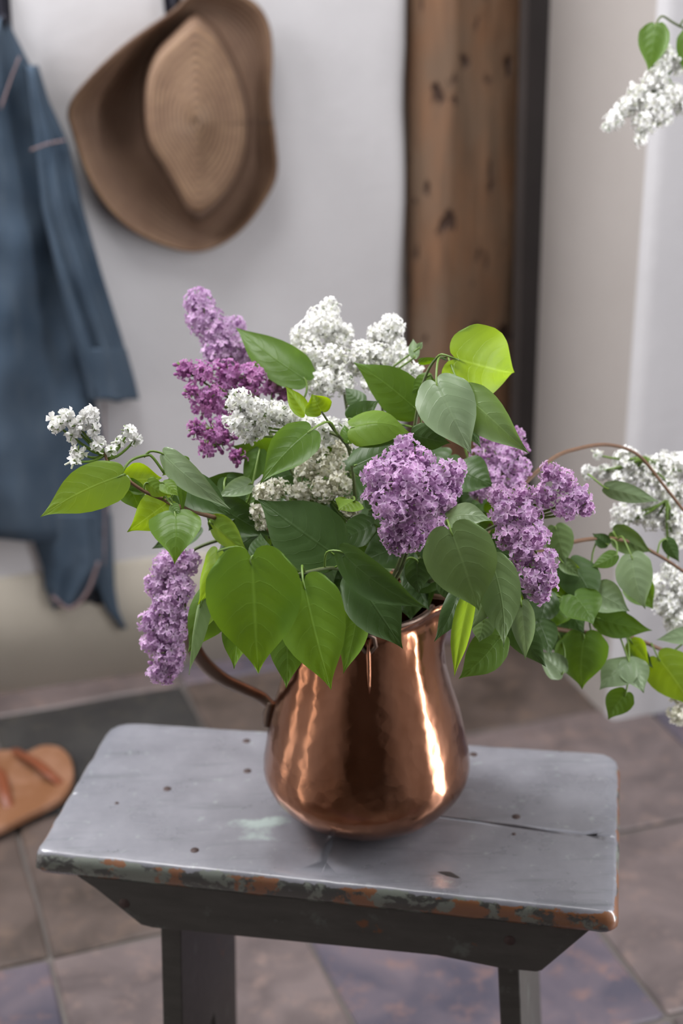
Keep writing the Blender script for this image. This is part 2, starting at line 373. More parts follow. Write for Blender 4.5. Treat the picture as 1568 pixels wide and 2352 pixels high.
# ------------------------------------------------------------------ stool
SX, SY, SROT, SW, SD, SH = -.006, 1.215, math.radians(-10.5), .503, .242, .42
se = np.array([math.cos(SROT), math.sin(SROT), 0]); sn = np.array([-math.sin(SROT), math.cos(SROT), 0]); SC = np.array([SX, SY, 0])
def S(a, b, z): return SC+se*a+sn*b+np.array([0, 0, z])
# corners from the plan of the photograph's board
cFL, cFR, cBR, cBL = [Z(*p, SH) for p in ((74, 1958), (1420, 2100), (1423, 1727), (258, 1652))]
t = NT('worn_blue_grey_paint'); co = t.coord(); tcn = t.n('ShaderNodeTexCoord'); spx = t.n('ShaderNodeSeparateXYZ'); t.l(tcn.outputs['UV'], spx.inputs[0])
grain = t.noise(t.coord(scale=(4, 30, 30)), 3, 5, .6); blot = t.noise(co, 14, 5, .65); fine = t.noise(co, 90, 4, .6); chips = t.noise(t.coord(scale=(.7, 1, 1)), 55, 5, .65, .4)
base = t.mix(t.ramp(blot, [(.35, 0.), (.7, 1.)]), (.165, .168, .19), (.24, .243, .27)); base = t.mix(t.ramp(grain, [(.55, 0.), (.72, .5)]), base, (.10, .11, .12))
base = t.mix(t.ramp(fine, [(.62, 0.), (.72, .35)]), base, (.36, .42, .40))
side = spx.outputs[0]     # 1 on the board's edge band, 0 well inside the top
wear = t.math('ADD', side, t.math('MULTIPLY', t.math('SUBTRACT', chips, .5), 1.5))
edgec = t.mix(t.ramp(chips, [(.47, 0.), (.53, 1.)]), (.055, .056, .050), (.17, .19, .16)); edgec = t.mix(t.ramp(t.math('ADD', t.noise(co, 24, 5, .65), t.math('MULTIPLY', t.math('ABSOLUTE', t.math('MULTIPLY', t.math('SUBTRACT', side, .8), 2)), -.12)), [(.47, 0.), (.50, 1.)]), edgec, (.22, .095, .042))
col = t.mix(t.ramp(wear, [(.62, 0.), (.70, 1.)]), base, edgec)
patch = t.math('MULTIPLY', spx.outputs[1], t.math('ADD', .1, t.math('MULTIPLY', t.noise(co, 45, 4), 1.5)))
col = t.mix(t.ramp(patch, [(.42, 0.), (.72, .9)]), col, (.42, .52, .48))
t.set(Base_Color=col, Roughness=t.ramp(blot, [(.3, .24), (.7, .36)])); t.b.inputs['Coat Weight'].default_value = .5; t.b.inputs['Coat Roughness'].default_value = .2; t.b.inputs['Coat IOR'].default_value = 1.7; t.b.inputs['Specular IOR Level'].default_value = .6; t.bump(t.math('ADD', t.math('MULTIPLY', grain, .7), t.math('MULTIPLY', fine, .3)), .35, .0012); TOPM = t.m
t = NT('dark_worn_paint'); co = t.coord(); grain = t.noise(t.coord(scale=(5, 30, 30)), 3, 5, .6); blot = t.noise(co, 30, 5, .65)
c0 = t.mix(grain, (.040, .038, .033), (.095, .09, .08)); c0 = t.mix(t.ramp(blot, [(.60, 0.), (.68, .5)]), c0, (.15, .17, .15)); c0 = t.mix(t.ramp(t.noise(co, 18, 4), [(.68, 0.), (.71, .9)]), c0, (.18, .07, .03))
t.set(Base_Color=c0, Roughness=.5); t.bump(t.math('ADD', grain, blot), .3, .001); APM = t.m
stool = empty('step_stool', (SX, SY, 0), 'small worn wooden stool with chipped grey-blue paint carrying the copper jug', 'stool')
# seat board: bilinear grid over the four corners, rounded corners, soft chipped edges
NX, NY = 90, 44; TB = .021
def outline(nseg=10):
    pts = []
    q = [cFL, cFR, cBR, cBL]; rr = [.010, .012, .024, .026]
    for i in range(4):
        p, a, b = q[i], q[i-1], q[(i+1) % 4]; da = (a-p)/np.linalg.norm(a-p); db = (b-p)/np.linalg.norm(b-p)
        for k in range(5):
            s_ = k/4; c1, c2 = p+da*rr[i], p+db*rr[i]; pts.append((1-s_)**2*c1+2*s_*(1-s_)*p+s_*s_*c2)
        n_ = 60 if i in (0, 2) else 28; s0 = pts[-1]; nx = q[(i+1) % 4]; s1 = nx+(p-nx)/np.linalg.norm(p-nx)*rr[(i+1) % 4]
        for k in range(1, n_): pts.append(s0+(s1-s0)*k/n_)
    return np.array(pts)
ol = outline(); cen = ol.mean(0); n = len(ol); V, Fc, uv = [], [], []
insets = [(0.012, -TB, 1), (.002, -TB, 1), (-.0005, -TB*.8, 1), (0, -TB*.45, 1), (.0005, -.006, 1), (.0022, -.0018, .62), (.005, -.0002, .35), (.012, 0, .12), (.03, 0, 0)]
patchc = Z(600, 1880, SH); patch2 = Z(1000, 2010, SH)
for ins, dz_, s_ in insets:
    for i, p in enumerate(ol):
        lx, ly = np.dot(p-SC, se), np.dot(p-SC, sn); k1 = (abs(lx)-ins)/abs(lx) if abs(lx) > ins else 0; k2 = (abs(ly)-min(ins, abs(ly)))/max(abs(ly), 1e-6)
        q = SC+se*lx*max(k1, 0)+sn*ly*max(k2, 0)+np.array([0, 0, SH+dz_])
        nn = noise.noise(Vector((q[0]*60, q[1]*60, dz_*150))); 
        if 0 < s_: q = q+(cen*np.array([1, 1, 0])-q*np.array([1, 1, 0]))*(.006*nn); q[2] += -.0012*abs(nn)*(s_ > .3)
        V.append(q); g = math.exp(-((q[0]-patchc[0])**2/.030**2+(q[1]-patchc[1])**2/.045**2)); g2 = .30*math.exp(-((q[0]-patch2[0])**2/.07**2+(q[1]-patch2[1])**2/.02**2)); uv.append((s_, max(g, g2)))
for r in range(len(insets)-1):
    for k in range(n): Fc.append([r*n+k, r*n+(k+1) % n, (r+1)*n+(k+1) % n, (r+1)*n+k])
Fc.append([k for k in range(n)][::-1])
cs = np.array(V[-n:]); v0 = len(V)-n
for f_ in (.72, .45, .2, .02):
    for p in cs: q = cen*np.array([1, 1, 0])+np.array([0, 0, SH])+(p-cen*np.array([1, 1, 0])-np.array([0, 0, SH]))*f_; V.append(q); g = math.exp(-((q[0]-patchc[0])**2/.030**2+(q[1]-patchc[1])**2/.045**2)); g2 = .30*math.exp(-((q[0]-patch2[0])**2/.07**2+(q[1]-patch2[1])**2/.02**2)); uv.append((0, max(g, g2)))
Fc = Fc[:-1]
for r in range(4):
    for k in range(n): Fc.append([v0+r*n+k, v0+r*n+(k+1) % n, v0+(r+1)*n+(k+1) % n, v0+(r+1)*n+k])
Fc.append([len(V)-n+k for k in range(n)])
obj('seat', V, Fc, TOPM, stool, uv, True)
for cps, rad in (([(983, 2001), (1008, 2004), (1030, 2008), (1052, 2016), (1068, 2015)], [.0003, .002, .0042, .0022, .0004]), ([(1170, 1786), (1250, 1782), (1330, 1786)], [.0003, .0012, .0003]), ([(505, 1928), (512, 1955), (520, 1985)], [.0003, .0008, .0003])):
    V, Fc = tube(cat_rom([Z(x, y, SH-.0002) for x, y in cps], 5), rad, 8, .12); obj('crack', V, Fc, DARK, stool)
# aprons
def board(name, poly_ab, off, th, m, parent, axis='front'):
    """poly in (along, height) at front/back distance off"""
    V, Fc = [], []; k = len(poly_ab)
    for d_ in (0, th):
        for a, z in poly_ab: V.append(S(a, off+d_, z) if axis == 'front' else S(off+d_, a, z))
    Fc = [list(range(k))[::-1], list(range(k, 2*k))]+[[i, (i+1) % k, k+(i+1) % k, k+i] for i in range(k)]
    o = obj(name, V, Fc, m, parent, None, False); bv = o.modifiers.new('b', 'BEVEL'); bv.width = .0015; bv.segments = 2; return o
ft = SH-TB+.0005
fo = float(np.dot((cFL+cFR)/2-SC, sn))+.006
bo = float(np.dot((cBL+cBR)/2-SC, sn))-.006
ap = [(-.222, ft), (-.205, ft-.012), (-.165, ft-.047), (-.155, ft-.049), (.10, ft-.049), (.155, ft-.056), (.185, ft-.056), (.19, ft-.054), (.225, ft-.012), (.235, ft)]
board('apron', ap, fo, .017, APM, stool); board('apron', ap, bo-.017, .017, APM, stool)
# end boards: splayed, with a V cut that makes two feet
def end_board(side):
    top, bot = (-.150, -.166) if side < 0 else (.166, .190); th = .019*(1 if side < 0 else -1)
    y0, y1 = fo+.017, bo-.017; V = []
    pr = [(y0, ft), (y1, ft), (y1+.008, 0), (y1-.052, 0), ((y0+y1)/2+.012, .15), ((y0+y1)/2-.012, .15), (y0+.052, 0), (y0-.008, 0)]
    for q in (0, th):
        for b, z in pr: a = bot+(top-bot)*z/ft; V.append(S(a+q, b, z))
    k = len(pr); Fc = [list(range(k)), list(range(k, 2*k))[::-1]]+[[i, k+i, k+(i+1) % k, (i+1) % k] for i in range(k)]
    if side > 0: Fc = [f[::-1] for f in Fc]
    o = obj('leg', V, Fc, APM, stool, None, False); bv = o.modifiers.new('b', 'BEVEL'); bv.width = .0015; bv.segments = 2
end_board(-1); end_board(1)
RUST = plain('rusty_nail', (.075, .05, .045), .6, .3, 200, .3, .4)
def nail(p, nrm, r=.0045):
    bm = bmesh.new(); bmesh.ops.create_cone(bm, cap_ends=True, segments=14, radius1=r, radius2=r*.8, depth=.0016)
    q = Vector(nrm).to_track_quat('Z', 'Y').to_matrix()
    for v in bm.verts: v.co = q @ v.co + Vector(p)
    bm_obj('nail', bm, RUST, stool, True)
for p in ((384, 1812), (447, 1953), (566, 1702), (568, 1771), (1185, 1876), (1087, 1733), (1180, 1916), (268, 1845)):
    nail(Z(*p, SH)+np.array([0, 0, -.0003]), (0, 0, 1), .0045 if p[0] not in (268, 1180) else .0022)
fp = SC+sn*fo
for x, y in ((285, 2075), (1170, 2160)): nail(PL(x, y, fp, sn), tuple(-sn), .0055)

# ------------------------------------------------------------------ copper jug
JX, JY = Z(843, 1860, SH)[:2]
def hh(y): return PL(841, y, np.array([JX, JY, 0]), np.array([0, 1., 0]))
prof = []
for y, hw in ((1747, 237), (1704, 231), (1647, 219), (1556, 194), (1470, 170), (1400, 153)):
    p = hh(y); dep = np.dot(p-CP, _F); prof.append((hw/FPX*dep, p[2]-SH))
top_r, top_h = prof[-1]
low = [(.0, .0015), (.03, .0008), (.043, .0012), (.058, .0065), (.073, .0165), (.0845, .0285), (.0912, .041)]
prof = low+prof
t = NT('old_copper'); co = t.coord(); n1 = t.noise(t.coord(scale=(1, 1, .35)), 22, 4, .55); n2 = t.noise(co, 120, 3); hm = t.n('ShaderNodeTexVoronoi'); hm.inputs['Scale'].default_value = 85; t.l(co, hm.inputs['Vector'])
c0 = t.mix(t.ramp(n1, [(.35, 0.), (.65, 1.)]), (.27, .115, .06), (.39, .19, .115)); c0 = t.mix(t.ramp(t.noise(co, 9, 5), [(.55, 0.), (.7, .6)]), c0, (.17, .095, .07))
t.set(Base_Color=c0, Metallic=1.0, Roughness=t.ramp(n1, [(.3, .13), (.7, .22)])); t.bump(t.math('ADD', t.math('MULTIPLY', hm.outputs['Distance'], .8), t.math('ADD', t.math('MULTIPLY', n1, .5), t.math('MULTIPLY', n2, .15))), .32, .0012); COPPER = t.m
t = NT('tarnished_copper'); n1 = t.noise(t.coord(), 40, 4)
t.set(Base_Color=t.mix(n1, (.11, .08, .065), (.22, .155, .12)), Metallic=.85, Roughness=.42); t.bump(n1, .3, .001); TARN = t.m
jug = empty('copper_jug', (JX, JY, SH), 'hammered copper jug with curved side handle standing on the stool', 'jug')
JC = np.array([JX, JY, SH])
seg = 96; V, Fc = [], []
pp = cat_rom([(r, h, 0) for r, h in prof], 4)
ring = [(r, h) for r, h, _ in pp]+[(top_r+.0015, top_h+.004), (top_r+.004, top_h+.008), (top_r+.004, top_h+.011), (top_r+.001, top_h+.011), (top_r-.002, top_h+.002)]+[(r-.002, h) for r, h in reversed(prof[8:-1])]+[(.085, .03), (.04, .006)]
for r, h in ring:
    for k in range(seg):
        a = 2*math.pi*k/seg; dent = .0009*noise.noise(Vector((math.cos(a)*3, math.sin(a)*3, h*25)))+.0006*noise.noise(Vector((math.cos(a)*9, math.sin(a)*9, h*60)))
        rr = r+dent*(r > .03)
        sp = 0
        if h > top_h-.045: sp = .034*math.exp(-((a-math.radians(5)+math.pi) % (2*math.pi)-math.pi)**2/.10)*min(1, (h-top_h+.045)/.055)**1.3   # pouring lip on the right
        V.append(JC+np.array([(rr+sp)*math.cos(a), (rr+sp)*math.sin(a), max(h, .0005)+sp*.10]))
for r in range(len(ring)-1):
    for k in range(seg): Fc.append([r*seg+k, r*seg+(k+1) % seg, (r+1)*seg+(k+1) % seg, (r+1)*seg+k])
Fc.append([k for k in range(seg)][::-1]); Fc.append([(len(ring)-1)*seg+k for k in range(seg)])
obj('body', V, Fc, COPPER, jug)
# rim ring
V, Fc = tube([JC+np.array([(top_r+.0035)*math.cos(a), (top_r+.0035)*math.sin(a), top_h+.011]) for a in np.linspace(.45, 2*math.pi-.32, 70)], .0022, 8); obj('rim', V, Fc, TARN, jug)
# side handle: strap that leaves the lower body, swings out left and rises to the rim
ja = 1.43
hp = [P(622, 1622, 1.40), P(598, 1600, 1.40), P(555, 1580, 1.39), P(505, 1555, 1.375), P(462, 1515, 1.36), P(440, 1470, 1.345), P(448, 1420, 1.33), P(500, 1378, 1.325), P(590, 1352, 1.325), P(680, 1355, 1.33)]
hp.append(JC+np.array([-(top_r+.002)*math.cos(.2), -(top_r+.002)*math.sin(.2), top_h+.004]))
V, Fc = tube(cat_rom(hp, 6), [.0042, .0052, .0055, .0055, .0052, .005, .005], 10, 1.25); obj('handle', V, Fc, TARN, jug)
pl = P(619, 1640, 1.405); V, Fc = tube(cat_rom([P(622, 1612, 1.398), P(617, 1640, 1.403), P(613, 1668, 1.405)], 4), [.004, .0055, .004], 8, 1.0); obj('handle_plate', V, Fc, TARN, jug)
# seam bead and hinge lug on the front near the rim
def jr(h): return float(np.interp(h, [q[1] for q in prof[3:]], [q[0] for q in prof[3:]]))
sa = math.radians(-88)
pts = [JC+np.array([(jr(h)+.0004)*math.cos(sa), (jr(h)+.0004)*math.sin(sa), h]) for h in np.linspace(top_h-.045, top_h+.002, 8)]
V, Fc = tube(pts, [.001, .0038, .0042, .0036], 8, .55); obj('seam_bead', V, Fc, COPPER, jug)
V, Fc = tube([JC+np.array([(top_r+.004)*math.cos(sa+d_), (top_r+.004)*math.sin(sa+d_), top_h-.002+e_]) for d_, e_ in ((-.10, -.002), (-.08, .006), (0, .009), (.08, .006), (.10, -.002), (.03, -.007), (-.04, -.007), (-.10, -.002))], .002, 6); obj('hinge_lug', V, Fc, TARN, jug)

# ------------------------------------------------------------------ lilacs
def petal_floret(kind, seed, bud=False):
    r_ = random.Random(seed); V, Fc, uv = [], [], []
    if bud:
        for i, (r, h) in enumerate(((.0006, -.009), (.0007, -.002), (.0016, .0), (.0019, .0012), (.0011, .0028), (.0002, .0033))):
            for k in range(6): a = k*math.pi/3; V.append((r*math.cos(a), r*math.sin(a), h)); uv.append((.5, .5))
        for i in range(5):
            for k in range(6): Fc.append([i*6+k, i*6+(k+1) % 6, i*6+6+(k+1) % 6, i*6+6+k])
    else:
        for i, (r, h) in enumerate(((.0006, -.008), (.0008, -.003), (.0011, 0))):
            for k in range(5): a = k*2*math.pi/5; V.append((r*math.cos(a), r*math.sin(a), h)); uv.append((.5, .02))
        for i in range(2):
            for k in range(5): Fc.append([i*5+k, i*5+(k+1) % 5, i*5+5+(k+1) % 5, i*5+5+k])
        for q in range(4):
            a0 = q*math.pi/2+r_.uniform(-.18, .18); ln = .0047*r_.uniform(.92, 1.12); wd_ = .00215*r_.uniform(.9, 1.1); lift = r_.uniform(-.0002, .0016); o = len(V); nr = 6
            for i in range(nr):
                tt = i/(nr-1); rad = .0006+ln*tt; hw = wd_*float(np.interp(tt, (0, .2, .45, .65, .85, 1), (.36, .62, .93, 1.0, .82, .36)))
                for s_ in (-1, -.5, 0, .5, 1):
                    z = lift*math.sin(tt*2.2)-.0008*tt*tt+.0009*s_*s_*(1 if tt > .2 else .3)
                    rr_ = rad-.0007*s_*s_*(tt > .9); x, y = rr_, hw*s_
                    V.append((x*math.cos(a0)-y*math.sin(a0), x*math.sin(a0)+y*math.cos(a0), z)); uv.append(((s_+1)/2, tt))
            for i in range(nr-1):
                for s_ in range(4): a = o+i*5+s_; Fc.append([a, a+1, a+6, a+5])
    return mesh('floret', V, Fc, PET[kind], uv)
FL = {k: [petal_floret(k, s) for s in range(5)] for k in PET}; BUD = {k: petal_floret(k, 9, True) for k in PET}

def dep2r(px, d): return px/FPX*d
def curve_to(p0, p1, sag=(0, 0, .02), n=10):
    p0, p1 = np.array(p0), np.array(p1); return cat_rom([p0, p0+(p1-p0)*.35+np.array(sag), p0+(p1-p0)*.7+np.array(sag)*.8, p1], max(2, n//3))
MOUTH = JC+np.array([0, 0, top_h])
leafcount = [0]
class Sprig:
    def __init__(s, label, path_px, mat=GTWIG, r=(.003, .0018), start=None, cat='lilac', name='lilac_sprig'):
        """path_px: (x, y, depth) points after the jug's mouth"""
        a = rnd.uniform(0, 6.28); q = rnd.uniform(.0, .022)
        st = [JC+np.array([math.cos(a)*q*1.6, math.sin(a)*q*1.6, .03]), MOUTH+np.array([math.cos(a)*q, math.sin(a)*q, .0])] if start is None else [x if isinstance(x, np.ndarray) else P(*x) for x in start]
        r = [x*.72 for x in r]
        s.root = empty(name, st[0], label, cat, None)
        s.path = cat_rom(st+[P(*p) for p in path_px], 7); V, Fc = tube(s.path, list(r), 7); obj('stem', V, Fc, mat, s.root); s.mat = mat; s.used = 0
    def leaf(s, bx, by, tx, ty, w_, db, dt, mat='g', roll=0, bend=.04, fold=.25, tip=.0, stalk=True, sx=None, nose=.5, wav=1.0):
        leafcount[0] += 1; rr = random.Random(leafcount[0]*13)
        B, T = P(bx, by, db), P(tx, ty, dt); L = np.linalg.norm(T-B); d = (T-B)/L
        v = CP-(B+T)/2; n0 = v-np.dot(v, d)*d; n0 /= np.linalg.norm(n0)
        a = math.radians(roll); n_ = n0*math.cos(a)+np.cross(d, n0)*math.sin(a); sd = np.cross(n_, d)
        Wd = w_/FPX*(db+dt)/2/max(.25, math.cos(a))/max(.45, math.cos(fold*.8))
        NS, NV = 15, 25; V, Fc, uv = [], [], []
        vk = [0, .05, .12, .22, .33, .46, .6, .72, .82, .9, .96, 1.0]; wk = [.78, .90, .975, 1.0, 1.0, .92, .74, .49, .27, .12, .045, 0.0]
        lob = .125*min(1.15, Wd/L*1.1); ph = rr.uniform(0, 6); tw = rr.uniform(-.55, .55) if w_ < 140 else .12; cup = rr.uniform(-.10, .22) if w_ < 140 else .05
        for j in range(NV):
            vv = (j/(NV-1)); wv = float(np.interp(vv, vk, wk)); side_bend = .035*math.sin(vv*math.pi)*rr.choice([1]) * math.sin(ph)
            for i in range(NS):
                s_ = -1+2*i/(NS-1); a_ = abs(s_)
                yy = vv+(1-vv)**3.2*(-lob*max(0, math.sin(math.pi*min(1, a_**.80)))**.65+.045*a_**3)
                x = s_*wv*Wd/2+side_bend*L
                z = bend*L*4*vv*(1-vv)-math.tan(min(fold, 1.3))*a_*wv*Wd/2*(.6+.4*(1-a_)) - tip*L*vv**3
                z += wav*.018*Wd*math.sin(9*vv+ph+s_*1.3)*a_*a_ - (-.014)*Wd*abs(math.sin(math.pi*((vv-.24*a_**1.25)*6)))*(1-a_*.8)*min(1, a_*5)
                z += cup*Wd*a_**3*wv; ct, st_ = math.cos(tw*(vv-.35)), math.sin(tw*(vv-.35))
                V.append(B+d*yy*L+sd*(x*ct-(z-bend*L*4*vv*(1-vv))*st_)+n_*(z+x*st_)); uv.append(((s_+1)/2, vv))
        for j in range(NV-1):
            for i in range(NS-1): q = j*NS+i; Fc.append([q, q+1, q+NS+1, q+NS])
        lf = obj('leaf', V, Fc, LEAF[mat], s.root, uv)
        if stalk:
            k = int(np.argmin([np.linalg.norm(p-B)+ .0*np.linalg.norm(p-T) for p in s.path])) if sx is None else None
            J = s.path[k] if sx is None else P(*sx)
            dj = np.linalg.norm(J-B); mid = (J+B)/2-d*min(.006, dj*.2)+np.array([0, 0, min(.005, dj*.12)])
            V, Fc = tube(cat_rom([J, mid, B-d*.001, B+d*L*.10+n_*(-.0002)], 4), [.0009, .0009, .0008, .0005], 6); obj('leaf_stalk', V, Fc, STALK, lf)
        return s
    def cluster(s, blobs, kind, base, spacing=.0072, buds=0.0, size=1.0, cap=285, core=True, back=-.30):
        """blobs (x, y, r in px, depth); base = where the panicle leaves the stem (x, y, depth)"""
        bl = [(P(x, y, d), dep2r(r*1.13, d)) for x, y, r, d in blobs]; Bp = P(*base); ac = Acc(); rr = random.Random(len(blobs)*31+int(base[0]))
        for c, r in bl:
            ac.add(tube(curve_to(Bp, c, (0, 0, -.003), 6), [.0013, .0009], 5))
            for k in range(10):
                a = Vector([rr.gauss(0, 1) for _ in range(3)]).normalized(); ac.add(tube([c, c+np.array(a)*r*.75], [.0006, .0004], 4))
        cl = obj('flower_cluster', ac.V, ac.F, STALK, s.root, origin=Bp)
        pts = []
        for bi, (c, r) in enumerate(bl):
            N = int(4*math.pi*r*r/(spacing**2)*7)
            for k in range(N):
                a = np.array([rr.gauss(0, 1) for _ in range(3)]); a /= np.linalg.norm(a); q = c+a*(r-.0035)*rr.uniform(.9, 1.0)
                vw = CP-q; vw /= np.linalg.norm(vw)
                if np.dot(a, vw) < back: continue
                if any(np.linalg.norm(q-c2) < r2*.84 for b2, (c2, r2) in enumerate(bl) if b2 != bi): continue
                if all(np.sum((q-p)**2) > (spacing*.86)**2 for p, _ in pts): pts.append((q, a))
        for c, r in bl:                                          # deeper florets that close the gaps
            for k in range(int(r*r*4*math.pi/spacing**2*.9)):
                a = np.array([rr.gauss(0, 1) for _ in range(3)]); a /= np.linalg.norm(a); q = c+a*(r-.0045)*rr.uniform(.35, .7)
                vw = CP-q; vw /= np.linalg.norm(vw)
                if np.dot(a, vw) > -.25: pts.append((q, a*.6+vw*.4))
        n_out = len(pts)
        vis = [(np.dot(x[0]-CP, _F) + (.05 if np.dot(x[1], CP-x[0]) < 0 else 0), i) for i, x in enumerate(pts)]; order = [pts[i] for _, i in sorted(vis)]
        sv, sf, su = [], [], []
        for k, (q, a) in enumerate(order):
            a = a+np.array([rr.gauss(0, .24) for _ in range(3)]); me = BUD[kind] if rr.random() < buds else rr.choice(FL[kind])
            rot = Vector(a).to_track_quat('Z', 'Y').to_matrix() @ Matrix.Rotation(rr.uniform(0, 6.28), 3, 'Z'); sc_ = size*rr.uniform(.86, 1.14)
            if k+s.used < cap:
                o = bpy.data.objects.new('floret', me); COL.objects.link(o); o.parent = cl
                m4 = rot.to_4x4() @ Matrix.Scale(sc_, 4); m4.translation = Vector(q-Bp); o.matrix_local = m4
            else:
                v0 = len(sv); R_ = np.array(rot)*sc_; co_ = np.array([v.co for v in me.vertices]) @ R_.T + q; sv += list(co_); sf += [[i_+v0 for i_ in f.vertices] for f in me.polygons]
                u_ = {}; 
                for lp, ul in zip(me.loops, me.uv_layers[0].data): u_[lp.vertex_index] = tuple(ul.uv)
                su += [u_[i_] for i_ in range(len(me.vertices))]
        s.used += min(len(order), cap)
        if sv: o = obj('back_florets', sv, sf, PET[kind], cl, su); o['kind'] = 'stuff'
        return s

# 1 pale lilac, upper left
s = Sprig('pale lilac sprig rising highest at the upper left of the bouquet', [(700, 1150, 1.34), (600, 950, 1.36), (565, 860, 1.37)])
s.cluster([(457, 697, 38, 1.37), (470, 735, 44, 1.37), (500, 765, 46, 1.37), (520, 800, 48, 1.37), (545, 748, 24, 1.38), (556, 812, 36, 1.37), (490, 810, 30, 1.36), (625, 795, 18, 1.40)], 'pale', (560, 850, 1.37), .0072)
s.leaf(700, 872, 541, 752, 92, 1.31, 1.34, 'g', 18, .06, .18, sx=(690, 930, 1.31))
# 2 magenta lilac in bud, left
s = Sprig('magenta lilac sprig with unopened buds at the left of the bouquet', [(740, 1200, 1.32), (680, 1100, 1.31), (610, 980, 1.31)])
s.cluster([(425, 850, 30, 1.30), (465, 862, 36, 1.30), (520, 862, 42, 1.31), (575, 872, 42, 1.31), (625, 885, 30, 1.32), (655, 905, 24, 1.32), (480, 920, 46, 1.30), (440, 900, 24, 1.29), (450, 985, 28, 1.28), (500, 1000, 44, 1.29), (545, 1050, 26, 1.28), (475, 1030, 26, 1.28), (540, 950, 40, 1.31)], 'magenta', (620, 960, 1.31), .0070, .42, .92)
# 3 large white
s = Sprig('large white lilac sprig at the top middle of the bouquet', [(800, 1150, 1.33), (800, 980, 1.34), (790, 900, 1.34)])
s.cluster([(757, 708, 28, 1.34), (740, 745, 46, 1.34), (708, 775, 42, 1.34), (780, 772, 36, 1.34), (715, 825, 44, 1.33), (765, 830, 45, 1.33), (830, 822, 42, 1.33), (740, 880, 40, 1.32), (790, 880, 30, 1.32)], 'white', (790, 890, 1.34), .0072, .05, 1.0)
s.leaf(955, 940, 812, 832, 100, 1.27, 1.28, 'g', -10, .05, .15, sx=(960, 990, 1.28))
s.leaf(830, 925, 792, 890, 42, 1.30, 1.31, 'd', 10)
# 3b white, right of it
s = Sprig('smaller white lilac sprig leaning right beside the timber post', [(860, 1150, 1.33), (880, 980, 1.34), (870, 880, 1.34)])
s.cluster([(900, 752, 32, 1.34), (870, 772, 32, 1.34), (905, 795, 36, 1.34), (870, 820, 38, 1.33), (925, 838, 34, 1.33), (890, 860, 34, 1.33), (955, 855, 20, 1.32), (850, 880, 26, 1.32)], 'white', (870, 870, 1.34), .0072, .05, 1.0)
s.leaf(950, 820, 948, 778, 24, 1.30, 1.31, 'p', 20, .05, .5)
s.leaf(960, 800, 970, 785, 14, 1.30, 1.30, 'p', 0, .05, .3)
# 4 white mid left with young leaves
s = Sprig('white lilac sprig in front of the magenta buds, left of centre', [(820, 1200, 1.28), (800, 1030, 1.26), (740, 985, 1.26)])
s.cluster([(552, 925, 36, 1.24), (548, 965, 38, 1.24), (585, 945, 36, 1.24), (590, 985, 30, 1.25), (635, 950, 34, 1.25), (665, 955, 28, 1.25), (700, 975, 32, 1.26), (750, 990, 36, 1.27), (795, 990, 30, 1.27), (570, 1000, 26, 1.25)], 'white', (720, 990, 1.27), .0070, .08, .95)
s.leaf(738, 945, 716, 905, 62, 1.22, 1.22, 'y', -20, .1, .35, stalk=False)
s.leaf(700, 950, 655, 886, 38, 1.23, 1.23, 'y', 20, .08, .5, stalk=False)
V, Fc = tube(cat_rom([P(738, 945, 1.22), P(765, 985, 1.23), P(805, 1033, 1.25)], 5), [.0008, .0014], 6); obj('side_shoot', V, Fc, GTWIG, s.root)
s.leaf(712, 990, 597, 1112, 92, 1.20, 1.19, 'g', 12, .10, .30, sx=(775, 1000, 1.235), nose=.3)
s.leaf(800, 1015, 790, 975, 26, 1.24, 1.25, 'g', 30, .08, .4)
# 5 cream lower
s = Sprig('cream lilac sprig low in the shade above the large dark leaf', [(820, 1280, 1.29), (800, 1200, 1.28), (760, 1150, 1.28)])
s.cluster([(720, 1035, 40, 1.29), (775, 1030, 36, 1.29), (705, 1080, 36, 1.28), (755, 1075, 38, 1.28), (780, 1110, 34, 1.27), (740, 1125, 34, 1.27), (690, 1130, 32, 1.27), (640, 1125, 32, 1.26), (605, 1130, 28, 1.25), (595, 1175, 28, 1.25), (625, 1165, 30, 1.26), (805, 1165, 28, 1.27), (815, 1205, 22, 1.27), (600, 1205, 18, 1.25)], 'cream', (760, 1150, 1.28), .0072, .15, .92)
s.leaf(812, 1150, 777, 1172, 52, 1.21, 1.20, 'y', 45, .05, .5)
# 6 main lilac
s = Sprig('large mauve lilac head in sharp focus at the front of the bouquet', [(900, 1330, 1.26), (935, 1240, 1.22), (950, 1180, 1.215)])
s.cluster([(935, 1030, 34, 1.19), (905, 1060, 36, 1.185), (960, 1065, 42, 1.185), (875, 1095, 46, 1.18), (935, 1110, 55, 1.17), (1000, 1095, 42, 1.18), (1040, 1085, 34, 1.185), (865, 1130, 36, 1.18), (900, 1160, 50, 1.17), (965, 1155, 48, 1.175), (1010, 1150, 40, 1.18), (1040, 1120, 26, 1.185), (930, 1200, 40, 1.18)], 'lilac', (940, 1170, 1.22), .0082, .05, 1.10, cap=298)
s = Sprig('smaller mauve lilac head tucked just below the large front one', [(900, 1340, 1.27), (935, 1270, 1.23)])
s.cluster([(905, 1225, 40, 1.19), (945, 1235, 38, 1.195), (910, 1250, 30, 1.19), (985, 1225, 30, 1.21), (1010, 1205, 26, 1.215), (1020, 1235, 22, 1.215), (975, 1195, 26, 1.20)], 'lilac', (945, 1240, 1.22), .0070, .05, 1.0)
s.leaf(815, 1070, 945, 1010, 78, 1.215, 1.235, 'd', -18, .08, .15, sx=(900, 1100, 1.24))
s.leaf(950, 1000, 1036, 1018, 62, 1.235, 1.23, 'd', 20, .06, .2)
s.leaf(1030, 1190, 1131, 1197, 58, 1.175, 1.165, 'p', -25, .16, .15, stalk=False)
